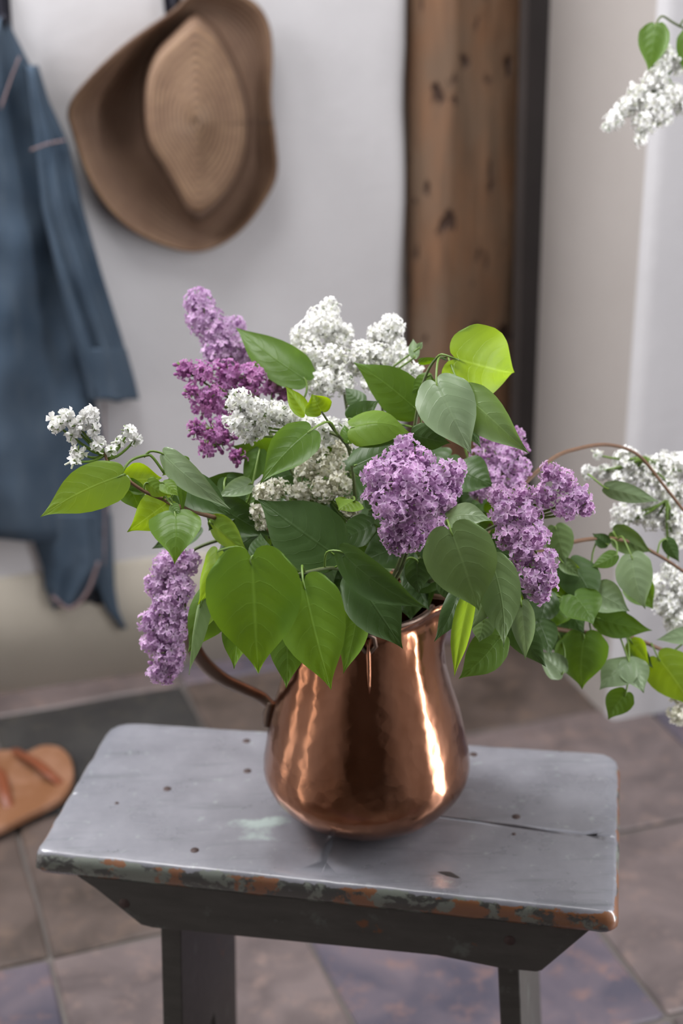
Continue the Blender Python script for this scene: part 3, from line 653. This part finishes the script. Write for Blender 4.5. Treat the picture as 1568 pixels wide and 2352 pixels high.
s.leaf(1036, 1222, 1099, 1405, 164, 1.15, 1.165, 'o', 5, .07, .12, .03, sx=(1025, 1205, 1.17))
s.leaf(958, 1290, 962, 1365, 60, 1.24, 1.25, 'd', 10)
# 7 right purple
s = Sprig('purple lilac sprig spreading to the right with a drooping lower lobe', [(1000, 1330, 1.27), (1100, 1230, 1.25), (1180, 1190, 1.245)])
s.cluster([(1262, 1085, 30, 1.235), (1290, 1105, 34, 1.235), (1330, 1140, 32, 1.23), (1250, 1135, 34, 1.235), (1300, 1165, 34, 1.23), (1345, 1168, 22, 1.23), (1200, 1140, 34, 1.24), (1145, 1140, 30, 1.235), (1160, 1180, 38, 1.23), (1215, 1185, 38, 1.23), (1170, 1230, 38, 1.23), (1225, 1235, 40, 1.225), (1205, 1275, 40, 1.225), (1250, 1290, 36, 1.22), (1225, 1325, 38, 1.22), (1255, 1335, 32, 1.22), (1240, 1360, 28, 1.22)], 'lilac', (1180, 1190, 1.245), .0072, .04, 1.0, cap=298)
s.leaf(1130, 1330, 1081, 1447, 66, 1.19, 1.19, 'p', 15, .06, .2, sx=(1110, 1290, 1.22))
s.leaf(1127, 1283, 1160, 1488, 100, 1.18, 1.19, 'o', -8, .07, .2, .04, sx=(1105, 1240, 1.22))
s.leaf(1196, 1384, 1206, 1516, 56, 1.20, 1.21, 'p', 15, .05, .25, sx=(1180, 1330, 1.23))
s.leaf(1078, 1366, 1043, 1556, 44, 1.175, 1.18, 'y', 35, .05, .45, sx=(1075, 1300, 1.21))
s.leaf(1052, 1362, 996, 1475, 48, 1.21, 1.20, 'd', -20, .04, .3, sx=(1050, 1320, 1.23))
s.leaf(1148, 1462, 1052, 1560, 88, 1.24, 1.24, 'g', -15, .05, .2, sx=(1130, 1400, 1.25))
s.leaf(1110, 1425, 1100, 1476, 52, 1.23, 1.23, 'o', 15, sx=(1110, 1360, 1.24))
s.leaf(1175, 1440, 1254, 1533, 66, 1.25, 1.25, 'd', 15, .05, .2, sx=(1130, 1390, 1.26))
s.leaf(1015, 1330, 1040, 1385, 40, 1.235, 1.235, 'd', 10)
# 8 shaded purple behind
s = Sprig('shaded violet lilac sprig behind the long drooping leaf on the right', [(950, 1300, 1.31), (1050, 1150, 1.33)])
s.cluster([(1105, 1060, 36, 1.33), (1150, 1060, 42, 1.33), (1190, 1075, 34, 1.33), (1130, 1100, 34, 1.32), (1180, 1110, 26, 1.32), (1150, 990, 28, 1.34), (1185, 1000, 24, 1.34), (1200, 1030, 20, 1.34), (1110, 1010, 26, 1.34), (1045, 940, 14, 1.34), (1140, 1035, 34, 1.335), (1090, 1095, 34, 1.33), (1175, 1035, 30, 1.335), (1150, 1130, 30, 1.32), (1100, 1130, 26, 1.32)], 'lilac', (1090, 1100, 1.33), .0075, .2, .95)
# 9 lower left
s = Sprig('drooping mauve lilac sprig hanging low left beside the jug handle', [(760, 1290, 1.30), (600, 1230, 1.29), (450, 1260, 1.29), (410, 1330, 1.29)], start=None)
s.cluster([(430, 1290, 34, 1.29), (385, 1305, 42, 1.29), (365, 1345, 36, 1.29), (410, 1350, 40, 1.285), (390, 1390, 44, 1.285), (350, 1430, 36, 1.29), (395, 1440, 42, 1.285), (355, 1475, 36, 1.29), (390, 1500, 40, 1.285), (370, 1540, 34, 1.29), (400, 1530, 24, 1.285), (385, 1560, 18, 1.29), (430, 1410, 22, 1.28)], 'pale', (415, 1330, 1.295), .0070, .05, .98)
s.leaf(520, 1345, 432, 1500, 104, 1.24, 1.25, 'g', 12, .06, .2, sx=(560, 1300, 1.26))
s.leaf(484, 1200, 571, 1272, 52, 1.25, 1.24, 'y', 35, .05, .6, sx=(520, 1235, 1.28))
# 10 small white branch left
s = Sprig('small white lilac on a brown twig reaching far left over the denim', [(760, 1250, 1.28), (600, 1215, 1.27), (480, 1185, 1.245), (400, 1160, 1.205), (375, 1147, 1.19), (330, 1128, 1.185), (285, 1097, 1.18), (255, 1082, 1.18), (240, 1040, 1.185)], TWIG, (.0034, .0014))
s.cluster([(130, 975, 24, 1.18), (150, 955, 22, 1.18), (180, 975, 26, 1.18), (205, 955, 24, 1.18), (165, 1000, 22, 1.18), (215, 985, 18, 1.18), (180, 1040, 22, 1.18), (170, 1058, 12, 1.175), (225, 1020, 22, 1.18)], 'white', (240, 1045, 1.185), .0092, .08, 1.12)
s.cluster([(295, 990, 20, 1.19), (275, 1015, 16, 1.19), (310, 1010, 16, 1.19), (255, 1035, 12, 1.185)], 'white', (245, 1055, 1.185), .0092, .15, 1.05)
s.leaf(277, 1093, 92, 1188, 108, 1.17, 1.165, 'y', 10, .05, .12, .0, sx=(285, 1098, 1.18))
s.leaf(292, 1100, 372, 1098, 72, 1.20, 1.21, 'y', -10, .05, .15)
s.leaf(292, 1110, 322, 1175, 62, 1.20, 1.20, 'g', 10, .05, .15)
s.leaf(388, 1152, 292, 1222, 88, 1.20, 1.19, 'y', -12, .05, .15)
s.leaf(402, 1184, 400, 1285, 118, 1.17, 1.15, 'h', 8, .10, .22, .18, sx=(384, 1150, 1.19))
s.leaf(376, 1044, 530, 1170, 62, 1.19, 1.17, 'p', 25, .13, .25, sx=(330, 1050, 1.19))
V, Fc = tube(cat_rom([P(278, 1088, 1.18), P(300, 1058, 1.185), P(335, 1046, 1.19), P(350, 1050, 1.19), P(378, 1088, 1.19)], 5), .0011, 6); obj('leaf_stalk', V, Fc, STALK, s.root)
s.leaf(432, 1062, 372, 1092, 46, 1.20, 1.20, 'g', -10, .05, .2)
s.leaf(415, 1060, 420, 1185, 26, 1.195, 1.19, 'g', 30, .05, .4)
s.leaf(340, 1110, 392, 1138, 38, 1.185, 1.18, 'y', 20, .1, .3); s.leaf(375, 1110, 410, 1140, 36, 1.18, 1.175, 'y', -20, .1, .3)
s.leaf(395, 1160, 415, 1185, 26, 1.175, 1.17, 'g', 0, .1, .3)
s.leaf(420, 1108, 535, 1185, 82, 1.22, 1.21, 'd', -12, .06, .2)
s.leaf(575, 1112, 498, 1142, 44, 1.25, 1.24, 'p', 20, .06, .2)
s.leaf(500, 1160, 625, 1232, 88, 1.26, 1.25, 'd', 12, .06, .2)
s.leaf(595, 1035, 560, 1125, 52, 1.28, 1.28, 'g', 20, .05, .3)
s.leaf(520, 1100, 560, 1180, 64, 1.27, 1.27, 'd', 0, .05, .2)
# 11 front leafy sprig
s = Sprig('leafy lilac sprig without flowers draping bright heart leaves over the jug front', [(850, 1320, 1.25), (800, 1310, 1.20), (750, 1305, 1.185), (680, 1320, 1.17)], GTWIG, (.003, .0016), cat='foliage', name='leafy_sprig')
s.leaf(578, 1282, 593, 1548, 216, 1.135, 1.15, 'h', 5, .055, .10, .02, sx=(690, 1318, 1.175))
s.leaf(697, 1340, 761, 1586, 156, 1.145, 1.16, 'h', -6, .06, .14, .02, sx=(700, 1315, 1.175))
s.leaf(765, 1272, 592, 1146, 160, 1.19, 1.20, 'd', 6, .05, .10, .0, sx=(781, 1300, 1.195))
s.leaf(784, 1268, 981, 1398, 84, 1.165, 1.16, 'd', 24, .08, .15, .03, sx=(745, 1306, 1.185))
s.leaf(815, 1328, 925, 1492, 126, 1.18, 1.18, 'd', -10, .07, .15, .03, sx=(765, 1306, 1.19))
s.leaf(655, 1420, 657, 1582, 92, 1.185, 1.19, 'g', 10, .04, .2, sx=(690, 1330, 1.19))
s.leaf(545, 1420, 537, 1537, 66, 1.20, 1.20, 'g', -10, .04, .2, sx=(620, 1330, 1.20))
s.leaf(822, 1400, 788, 1548, 66, 1.20, 1.205, 'g', 15, .04, .25, sx=(790, 1320, 1.20))
s.leaf(596, 1285, 598, 1224, 54, 1.175, 1.185, 'd', 20, .05, .25, sx=(650, 1320, 1.18))
s.leaf(500, 1268, 452, 1392, 56, 1.16, 1.155, 'y', -38, .12, .35, sx=(600, 1310, 1.19))
s.leaf(462, 1380, 434, 1550, 28, 1.155, 1.155, 'o', 50, .03, .7, sx=(500, 1330, 1.17))
s.leaf(510, 1350, 462, 1460, 34, 1.19, 1.19, 'y', 45, .05, .5, sx=(560, 1320, 1.19))
# 12 upper right leafy sprig
s = Sprig('leafy lilac sprig with long-stalked leaves arching before the timber post', [(930, 1150, 1.28), (955, 960, 1.26), (975, 870, 1.25), (1000, 825, 1.25), (1025, 820, 1.25)], GTWIG, (.003, .0012), cat='foliage', name='leafy_sprig')
s.leaf(1046, 824, 1192, 862, 176, 1.235, 1.28, 'y', 6, .10, .30, .10, sx=(1002, 822, 1.25))
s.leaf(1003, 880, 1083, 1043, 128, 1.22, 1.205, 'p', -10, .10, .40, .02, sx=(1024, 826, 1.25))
s.leaf(1065, 905, 1213, 1042, 92, 1.22, 1.20, 'o', 22, .08, .38, .02, sx=(1030, 822, 1.25))
s.leaf(812, 982, 945, 998, 78, 1.23, 1.235, 'y', -38, .18, .35, sx=(830, 1030, 1.25))
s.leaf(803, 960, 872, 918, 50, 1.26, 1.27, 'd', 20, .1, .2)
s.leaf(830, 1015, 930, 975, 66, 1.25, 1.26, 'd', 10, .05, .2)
s.leaf(962, 832, 1010, 822, 16, 1.25, 1.25, 'g', 30, .05, .4, stalk=False)
s.leaf(990, 870, 945, 905, 46, 1.26, 1.27, 'g', 10, .05, .2)
s.leaf(1045, 940, 1105, 1030, 52, 1.25, 1.25, 'd', 0, .05, .2)
s.leaf(990, 905, 940, 965, 60, 1.28, 1.28, 'd', 0, .05, .2)
# right hand twigs
s = Sprig('lowest brown twig reaching right with drooping leaves and white flowers', [(1000, 1370, 1.30), (1130, 1410, 1.33), (1235, 1437, 1.35), (1330, 1452, 1.37), (1430, 1458, 1.38), (1540, 1500, 1.40), (1620, 1520, 1.41)], TWIG, (.0034, .0022))
s.leaf(1225, 1390, 1262, 1495, 80, 1.34, 1.34, 'g', 10); s.leaf(1350, 1375, 1262, 1432, 74, 1.35, 1.34, 'g', -10)
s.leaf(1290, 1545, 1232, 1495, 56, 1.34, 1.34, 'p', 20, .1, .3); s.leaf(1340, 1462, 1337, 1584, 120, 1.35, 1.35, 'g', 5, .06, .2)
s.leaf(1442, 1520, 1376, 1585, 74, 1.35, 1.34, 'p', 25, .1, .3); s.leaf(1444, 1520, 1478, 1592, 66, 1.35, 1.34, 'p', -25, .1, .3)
s.leaf(1436, 1592, 1396, 1653, 62, 1.36, 1.36, 'g', 0); s.leaf(1450, 1475, 1492, 1530, 48, 1.37, 1.36, 'y', 20)
s.leaf(1450, 1490, 1500, 1535, 38, 1.38, 1.37, 'd', 0)
s.leaf(1512, 1512, 1590, 1625, 104, 1.37, 1.36, 'y', 10, .08, .3); s.leaf(1600, 1455, 1505, 1470, 40, 1.37, 1.37, 'p', 10)
s.leaf(1370, 1420, 1498, 1448, 66, 1.36, 1.36, 'g', 10, .05, .2); s.leaf(1310, 1400, 1235, 1400, 60, 1.37, 1.37, 'd', 0)
s.cluster([(1560, 1600, 24, 1.42), (1555, 1640, 26, 1.42), (1585, 1625, 30, 1.42)], 'cream', (1590, 1560, 1.42), .0076, .1)
s.cluster([(1500, 1350, 32, 1.41), (1530, 1385, 36, 1.41), (1560, 1350, 36, 1.41), (1555, 1420, 36, 1.41), (1590, 1385, 34, 1.41), (1550, 1455, 24, 1.41)], 'white', (1600, 1440, 1.41), .0072, .05)
s = Sprig('middle brown twig arching right over the white wall corner', [(1050, 1330, 1.30), (1180, 1290, 1.33), (1280, 1255, 1.35), (1360, 1238, 1.36), (1440, 1243, 1.37), (1520, 1280, 1.38), (1600, 1335, 1.39)], TWIG, (.0034, .002))
s.leaf(1275, 1212, 1300, 1300, 66, 1.34, 1.34, 'o', 10); s.leaf(1394, 1250, 1360, 1225, 34, 1.36, 1.36, 'd'); s.leaf(1414, 1274, 1355, 1304, 36, 1.35, 1.35, 'g', 10)
s.leaf(1410, 1222, 1498, 1268, 60, 1.37, 1.37, 'o', 15); s.leaf(1450, 1280, 1482, 1400, 84, 1.34, 1.33, 'p', 10, .08, .25); s.leaf(1362, 1358, 1446, 1404, 76, 1.35, 1.34, 'p', -10, .06, .2, sx=(1350, 1330, 1.36))
s.leaf(1530, 1240, 1560, 1292, 34, 1.38, 1.38, 'd'); s.leaf(1300, 1300, 1340, 1340, 42, 1.35, 1.35, 'y', 20); s.leaf(1290, 1290, 1330, 1325, 34, 1.34, 1.34, 'o', 0)
s.leaf(1370, 1380, 1450, 1440, 80, 1.37, 1.37, 'd', 0); s.leaf(1450, 1330, 1500, 1400, 70, 1.38, 1.38, 'g', 0); s.leaf(1300, 1370, 1240, 1330, 60, 1.36, 1.36, 'g', 0)
s.leaf(1390, 1120, 1516, 1152, 44, 1.34, 1.34, 'p', 10, .06, .3, sx=(1350, 1090, 1.36))
s = Sprig('uppermost brown twig at the right bending down under heavy white flowers', [(1060, 1300, 1.31), (1150, 1170, 1.34), (1260, 1060, 1.36), (1330, 1030, 1.37), (1400, 1022, 1.38), (1465, 1045, 1.39), (1520, 1110, 1.39), (1575, 1180, 1.39)], TWIG, (.0032, .0018))
s.cluster([(1440, 1060, 36, 1.41), (1480, 1085, 42, 1.41), (1430, 1100, 36, 1.41), (1385, 1085, 22, 1.41), (1350, 1085, 20, 1.41), (1372, 1045, 12, 1.41), (1520, 1070, 34, 1.41), (1560, 1070, 36, 1.42), (1480, 1135, 36, 1.41), (1530, 1130, 36, 1.41), (1570, 1135, 32, 1.41), (1590, 1085, 34, 1.42)], 'white', (1480, 1050, 1.395), .0075, .05)
s.cluster([(1430, 1180, 30, 1.41), (1465, 1175, 30, 1.41), (1500, 1190, 34, 1.41), (1540, 1190, 36, 1.41), (1420, 1205, 20, 1.41), (1570, 1220, 36, 1.41), (1545, 1240, 30, 1.41), (1535, 1310, 26, 1.41)], 'white', (1530, 1150, 1.395), .0075, .05)
# detached sprig, top right
s = Sprig('separate white lilac sprig hanging at the top right before the bright wall', [(1560, 60, 1.50), (1515, 40, 1.49), (1500, 110, 1.48), (1500, 190, 1.48)], GTWIG, (.0022, .0012), start=[np.array([.80, 1.55, .004]), np.array([.78, 1.56, .55]), (2000, 500, 1.6), (1730, 150, 1.52)])
s.leaf(1505, 60, 1488, 165, 70, 1.47, 1.47, 'g', 10); s.leaf(1590, 70, 1580, 190, 70, 1.47, 1.47, 'g', 10); s.leaf(1545, 200, 1530, 270, 40, 1.5, 1.5, 'g')
s.cluster([(1525, 135, 32, 1.48), (1555, 150, 26, 1.48), (1505, 185, 32, 1.48), (1470, 215, 34, 1.48), (1440, 245, 28, 1.48), (1412, 275, 26, 1.48), (1395, 290, 16, 1.48), (1500, 235, 38, 1.48), (1540, 220, 34, 1.48), (1480, 280, 34, 1.48), (1520, 265, 30, 1.48), (1470, 318, 20, 1.48), (1575, 240, 30, 1.48)], 'white', (1502, 185, 1.485), .0076, .08)
# leaves added to fill the bouquet's heart; dark colour stands in for deep shade
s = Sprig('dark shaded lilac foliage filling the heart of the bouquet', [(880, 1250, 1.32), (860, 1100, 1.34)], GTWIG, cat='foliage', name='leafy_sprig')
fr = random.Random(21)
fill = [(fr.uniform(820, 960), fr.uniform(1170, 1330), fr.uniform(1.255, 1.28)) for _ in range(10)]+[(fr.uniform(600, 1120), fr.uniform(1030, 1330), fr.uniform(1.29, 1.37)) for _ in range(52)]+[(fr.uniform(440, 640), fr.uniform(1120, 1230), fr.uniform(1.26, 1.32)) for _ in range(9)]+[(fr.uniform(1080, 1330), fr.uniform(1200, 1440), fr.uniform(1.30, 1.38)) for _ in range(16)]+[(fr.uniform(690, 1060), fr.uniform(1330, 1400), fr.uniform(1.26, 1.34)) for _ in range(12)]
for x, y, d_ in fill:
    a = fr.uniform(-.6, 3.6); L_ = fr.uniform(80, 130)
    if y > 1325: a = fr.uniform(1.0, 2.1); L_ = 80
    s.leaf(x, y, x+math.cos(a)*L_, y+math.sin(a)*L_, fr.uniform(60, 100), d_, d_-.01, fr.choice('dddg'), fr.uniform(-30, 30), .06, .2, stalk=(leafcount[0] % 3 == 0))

# ------------------------------------------------------------------ straw hat on the left wall
t = NT('woven_straw'); tc = t.n('ShaderNodeTexCoord'); sp = t.n('ShaderNodeSeparateXYZ'); t.l(tc.outputs['UV'], sp.inputs[0])
rows_ = t.math('ABSOLUTE', t.math('SUBTRACT', t.math('FRACT', t.math('MULTIPLY', sp.outputs[1], 26)), .5)); st = t.math('ABSOLUTE', t.math('SUBTRACT', t.math('FRACT', t.math('MULTIPLY', sp.outputs[0], 210)), .5))
nz = t.noise(t.coord(), 30, 4)
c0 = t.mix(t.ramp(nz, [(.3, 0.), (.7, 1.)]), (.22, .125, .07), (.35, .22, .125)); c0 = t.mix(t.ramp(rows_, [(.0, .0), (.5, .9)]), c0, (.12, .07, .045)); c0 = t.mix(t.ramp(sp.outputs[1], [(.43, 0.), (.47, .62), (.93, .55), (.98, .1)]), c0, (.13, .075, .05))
t.set(Base_Color=c0, Roughness=.65); t.bump(t.math('SUBTRACT', t.math('MULTIPLY', st, .3), rows_), .7, .003); STRAW = t.m
def poly_px(pts): return cat_rom([(x, y, 0) for x, y in pts]+[(pts[0][0], pts[0][1], 0)], 8)[:-1, :2]
def by_angle(pts, c, N):
    q = poly_px(pts)-np.array(c); an = np.unwrap(np.arctan2(q[:, 1], q[:, 0])); 
    if an[-1] < an[0]: q = q[::-1]; an = an[::-1]
    q = np.vstack([q, q[:1]]); an = np.append(an, an[0]+2*math.pi); rr_ = np.hypot(q[:, 0], q[:, 1])
    th = np.linspace(0, 2*math.pi, N, endpoint=False); return np.interp((th-an[0]) % (2*math.pi)+an[0], an, rr_), th
hc = (450, 285); NH = 120
crown, th = by_angle([(446, 52), (491, 89), (525, 150), (545, 200), (558, 260), (558, 320), (545, 380), (512, 440), (462, 486), (440, 478), (420, 444), (384, 380), (353, 330), (342, 268), (344, 188), (366, 130), (411, 85)], hc, NH)
brim, _ = by_angle([(398, 22), (450, -22), (530, -22), (590, 8), (620, 60), (627, 130), (624, 230), (634, 320), (638, 390), (622, 440), (570, 515), (510, 562), (440, 580), (350, 556), (270, 506), (203, 415), (163, 300), (155, 250), (188, 195), (280, 105)], hc, NH)
hat_root = W(450, 285, 0.0); hat = empty('straw_hat', hat_root, 'brown woven straw sun hat hanging crown outwards on the white wall', 'hat')
V, Fc, uv = [], [], []; M = 12
def ringpt(rx, th_, h, sc_=1.0): return W(hc[0]+rx*math.cos(th_), hc[1]+rx*math.sin(th_), h)
for j in range(M+1):                                         # crown top
    f_ = j/M
    for i in range(NH): V.append(ringpt(crown[i]*f_*.97, th[i], .115-.012*f_**3+.004*math.cos(f_*5))); uv.append((i/NH, f_*.42))
NC = M+1
for q, (fr_, h) in enumerate(((1.0, .098), (1.02, .085), (1.04, .06), (1.06, .035), (1.09, .022))):  # crown wall
    for i in range(NH): V.append(ringpt(crown[i]*fr_, th[i], h)); uv.append((i/NH, .45+q*.03))
NB = 14
for j in range(1, NB+1):
    f_ = j/NB
    for i in range(NH):
        rx = crown[i]*1.09+(brim[i]-crown[i]*1.09)*f_; an = th[i]
        roll = math.exp(-((an-math.radians(222)+math.pi) % (2*math.pi)-math.pi)**2/.25)      # brim turned up at the upper left
        right = math.exp(-((an-math.radians(10)+math.pi) % (2*math.pi)-math.pi)**2/.6)
        h = .022-.016*math.sin(f_*math.pi)+.06*f_**2*roll*1.3+.02*f_**2*right+.012*f_**2+.006*math.sin(an*3)*f_
        if f_ > .93: h -= .004
        V.append(ringpt(rx, an, h)); uv.append((i/NH, .6+f_*.4))
rows = NC+5+NB
for j in range(rows-1):
    for i in range(NH): Fc.append([j*NH+i, (j+1)*NH+i, (j+1)*NH+(i+1) % NH, j*NH+(i+1) % NH])
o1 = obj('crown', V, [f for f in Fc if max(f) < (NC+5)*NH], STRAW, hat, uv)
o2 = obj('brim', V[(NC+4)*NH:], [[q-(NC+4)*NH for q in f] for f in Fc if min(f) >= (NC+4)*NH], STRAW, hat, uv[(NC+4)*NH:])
for o in (o1, o2): m_ = o.modifiers.new('s', 'SOLIDIFY'); m_.thickness = .003; m_.offset = -1
# hooks
IRON = plain('dark_iron', (.02, .02, .03), .5, .2, 60, .2, .6)
def hook(x, y, label, hgt=.06):
    q = W(x, y, 0); e = empty('coat_hook', q, label, 'hook')
    V, Fc = tube(cat_rom([q+np.array([0, 0, .05]), q+LN*.012+np.array([0, 0, .03]), q+LN*.014+np.array([0, 0, -.01]), q+LN*.03+np.array([0, 0, -.02]), q+LN*.045+np.array([0, 0, .0])], 5), .005, 8); obj('prong', V, Fc, IRON, e)
    c = q+LN*.004; V = []
    for a_, b_ in ((-.012, -.03), (.012, -.03), (.014, .05), (-.014, .05)):
        for o_ in (0, .006): V.append(q+LE*a_+np.array([0, 0, b_])+LN*o_)
    obj('plate', V, [[0, 2, 4, 6][::-1], [1, 3, 5, 7], [0, 1, 3, 2], [2, 3, 5, 4], [4, 5, 7, 6], [6, 7, 1, 0]], IRON, e, None, False)
hook(394, -20, 'dark iron coat hook on the white wall holding the straw hat'); hook(3, 30, 'dark iron coat hook on the white wall holding the denim garment')

# ------------------------------------------------------------------ denim garment
t = NT('blue_denim'); co = t.coord(); nz = t.noise(co, 6, 4); n2 = t.noise(co, 300, 2); n3 = t.noise(t.coord(scale=(1, 1, .2)), 60, 3)
c0 = t.mix(t.ramp(nz, [(.3, 0.), (.7, 1.)]), (.038, .062, .094), (.072, .10, .135)); c0 = t.mix(t.ramp(n3, [(.5, 0.), (.8, .35)]), c0, (.11, .135, .16))
t.set(Base_Color=c0, Roughness=.85); t.b.inputs['Specular IOR Level'].default_value = .2; t.bump(t.math('ADD', n2, n3), .3, .001); DENIM = t.m
SEAM = plain('denim_seam_thread', (.20, .14, .14), .8, .2, 60, .2); VENTF = plain('dark_vent_fill', (.012, .014, .02), .9, .2, 20, .1)
gar = empty('denim_shirt_dress', W(0, 60, .0), 'blue denim garment with long sleeve hanging from the wall hook at left', 'clothes')
def cloth(name, rows_px, m, off, bulge, folds, parent, ns=28, seed=0, phase=0):
    """rows (y, xl, xr) top to bottom; a shell bulging off the wall with hanging folds"""
    ys = np.linspace(rows_px[0][0], rows_px[-1][0], 46); V, Fc = [], []; Y = [r[0] for r in rows_px]
    for y in ys:
        xl = np.interp(y, Y, [r[1] for r in rows_px]); xr = np.interp(y, Y, [r[2] for r in rows_px]); k_ = (y-ys[0])/(ys[-1]-ys[0])
        for i in range(ns):
            s_ = -1+2*i/(ns-1); x = xl+(xr-xl)*(s_+1)/2; dpt = off+bulge*math.sqrt(max(0, 1-s_**2))*(1 if 0 < k_ < 1 else .8)
            dpt += folds*(.25+.75*k_)*math.sin(s_*7+phase+1.2*math.sin(y/140+seed))*(1-s_**6)+.5*folds*noise.noise(Vector((x*.012, y*.012, seed)))
            V.append(W(x, y+6*math.sin(s_*5+phase)*(k_ > .98), max(.004, dpt)))
        for i in range(ns-1, -1, -1):
            s_ = -1+2*i/(ns-1); x = xl+(xr-xl)*(s_+1)/2; V.append(W(x, y, .0025+off*.2))
    k = 2*ns
    for j in range(len(ys)-1):
        for i in range(k): Fc.append([j*k+i, j*k+(i+1) % k, (j+1)*k+(i+1) % k, (j+1)*k+i][::-1])
    Fc.append(list(range(k))); Fc.append([(len(ys)-1)*k+i for i in range(k)][::-1])
    return obj(name, V, Fc, m, parent)
body_r = [(40, -12, 14), (100, -70, 45), (200, -150, 95), (350, -190, 120), (600, -210, 165), (800, -225, 195), (1000, -240, 235), (1130, -245, 250), (1238, -250, 252)]
cloth('body', body_r, DENIM, .022, .026, .017, gar, 40, 1)
cloth('tail', [(1180, 60, 254), (1240, 75, 256), (1300, 96, 258), (1350, 102, 216), (1395, 122, 172)], DENIM, .016, .02, .006, gar, 20, 2)
cloth('tail', [(1180, 206, 256), (1300, 216, 262), (1350, 222, 264), (1400, 242, 272), (1442, 276, 290)], DENIM, .012, .014, .003, gar, 12, 3)
cloth('vent_fill', [(1280, 196, 240), (1340, 186, 238), (1385, 175, 250)], VENTF, .004, .006, .001, gar, 8, 4)  # near-black piece filling the open vent
cloth('sleeve', [(150, 60, 88), (230, 70, 112), (330, 82, 158), (480, 96, 192), (620, 128, 232), (780, 168, 282), (880, 196, 308), (915, 203, 318)], DENIM, .065, .032, .012, gar, 24, 5, 1.0)
cloth('cuff', [(800, 176, 290), (880, 198, 312), (918, 205, 320)], DENIM, .068, .034, .004, gar, 24, 5, 1.0)
cloth('sleeve', [(150, -190, -110), (400, -300, -190), (700, -370, -250), (900, -400, -280)], DENIM, .04, .035, .007, gar, 20, 6)
for pts in (((70, 345), (110, 330), (150, 322)), ((2, 250), (22, 190), (45, 130)), ((240, 925), (242, 1100), (240, 1300))):
    V, Fc = tube(cat_rom([W(x, y, .098 if y > 300 and y < 400 else .062) for x, y in pts], 5), .0016, 5); obj('seam', V, Fc, SEAM, gar)
V, Fc = tube(cat_rom([W(120, 1370, .036), W(160, 1398, .04), W(200, 1360, .04), (W(226, 1290, .034))], 5), .003, 5); obj('hem', V, Fc, SEAM, gar)

# ------------------------------------------------------------------ sandal on the dark tile
TAN = NT('tan_insole'); nz = TAN.noise(TAN.coord(), 16, 3); TAN.set(Base_Color=TAN.mix(TAN.ramp(nz, [(.45, 0.), (.62, 1.)]), (.30, .15, .085), (.22, .095, .04)), Roughness=.5); TAN = TAN.m
REDL = plain('red_brown_strap', (.20, .055, .02), .45, .2, 60, .1); SOLE = plain('dark_sole', (.02, .015, .012), .7, .2, 60, .1)
out = [(60, 1728), (100, 1711), (140, 1716), (163, 1742), (167, 1785), (140, 1830), (60, 1872), (0, 1902), (-90, 1940), (-170, 1975), (-225, 1975), (-240, 1925), (-205, 1865), (-140, 1800), (-70, 1748), (0, 1722)]
oc = poly_px(out); base = Z(-60, 1850, 0.0); sand = empty('sandal', (base[0], base[1], .0025), 'tan sandal with red-brown straps on the dark floor tile, toe showing', 'shoe')
def slab(name, z0, z1, grow, m):
    c = oc.mean(0); pts = [Z(*(c+(p-c)*grow), (z1 if True else 0)) for p in oc]; k = len(pts); V = []
    for z, g in ((z0, 1.0), (z1-.003, 1.0), (z1, .985)):
        cc = np.mean(pts, 0)
        for p in pts: q = cc+(p-cc)*g; V.append((q[0], q[1], z))
    Fc = [list(range(k)), [2*k+i for i in range(k)][::-1]]+[[r*k+i, (r+1)*k+i, (r+1)*k+(i+1) % k, r*k+(i+1) % k] for r in (0, 1) for i in range(k)]
    obj(name, V, Fc, m, sand, None, False)
slab('sole', .0025, .012, 1.03, SOLE); slab('insole', .012, .022, 1.0, TAN)
for a, b, c_ in (((30, 1722), (85, 1752), (148, 1808)), ((-60, 1742), (0, 1775), (22, 1868))):
    pts = cat_rom([Z(*a, .016), Z((a[0]+b[0])/2, (a[1]+b[1])/2, .032), Z(*b, .036), Z((c_[0]+b[0])/2, (c_[1]+b[1])/2, .032), Z(*c_, .016)], 5); V, Fc = tube(pts, .008, 8, .25); obj('strap', V, Fc, REDL, sand)
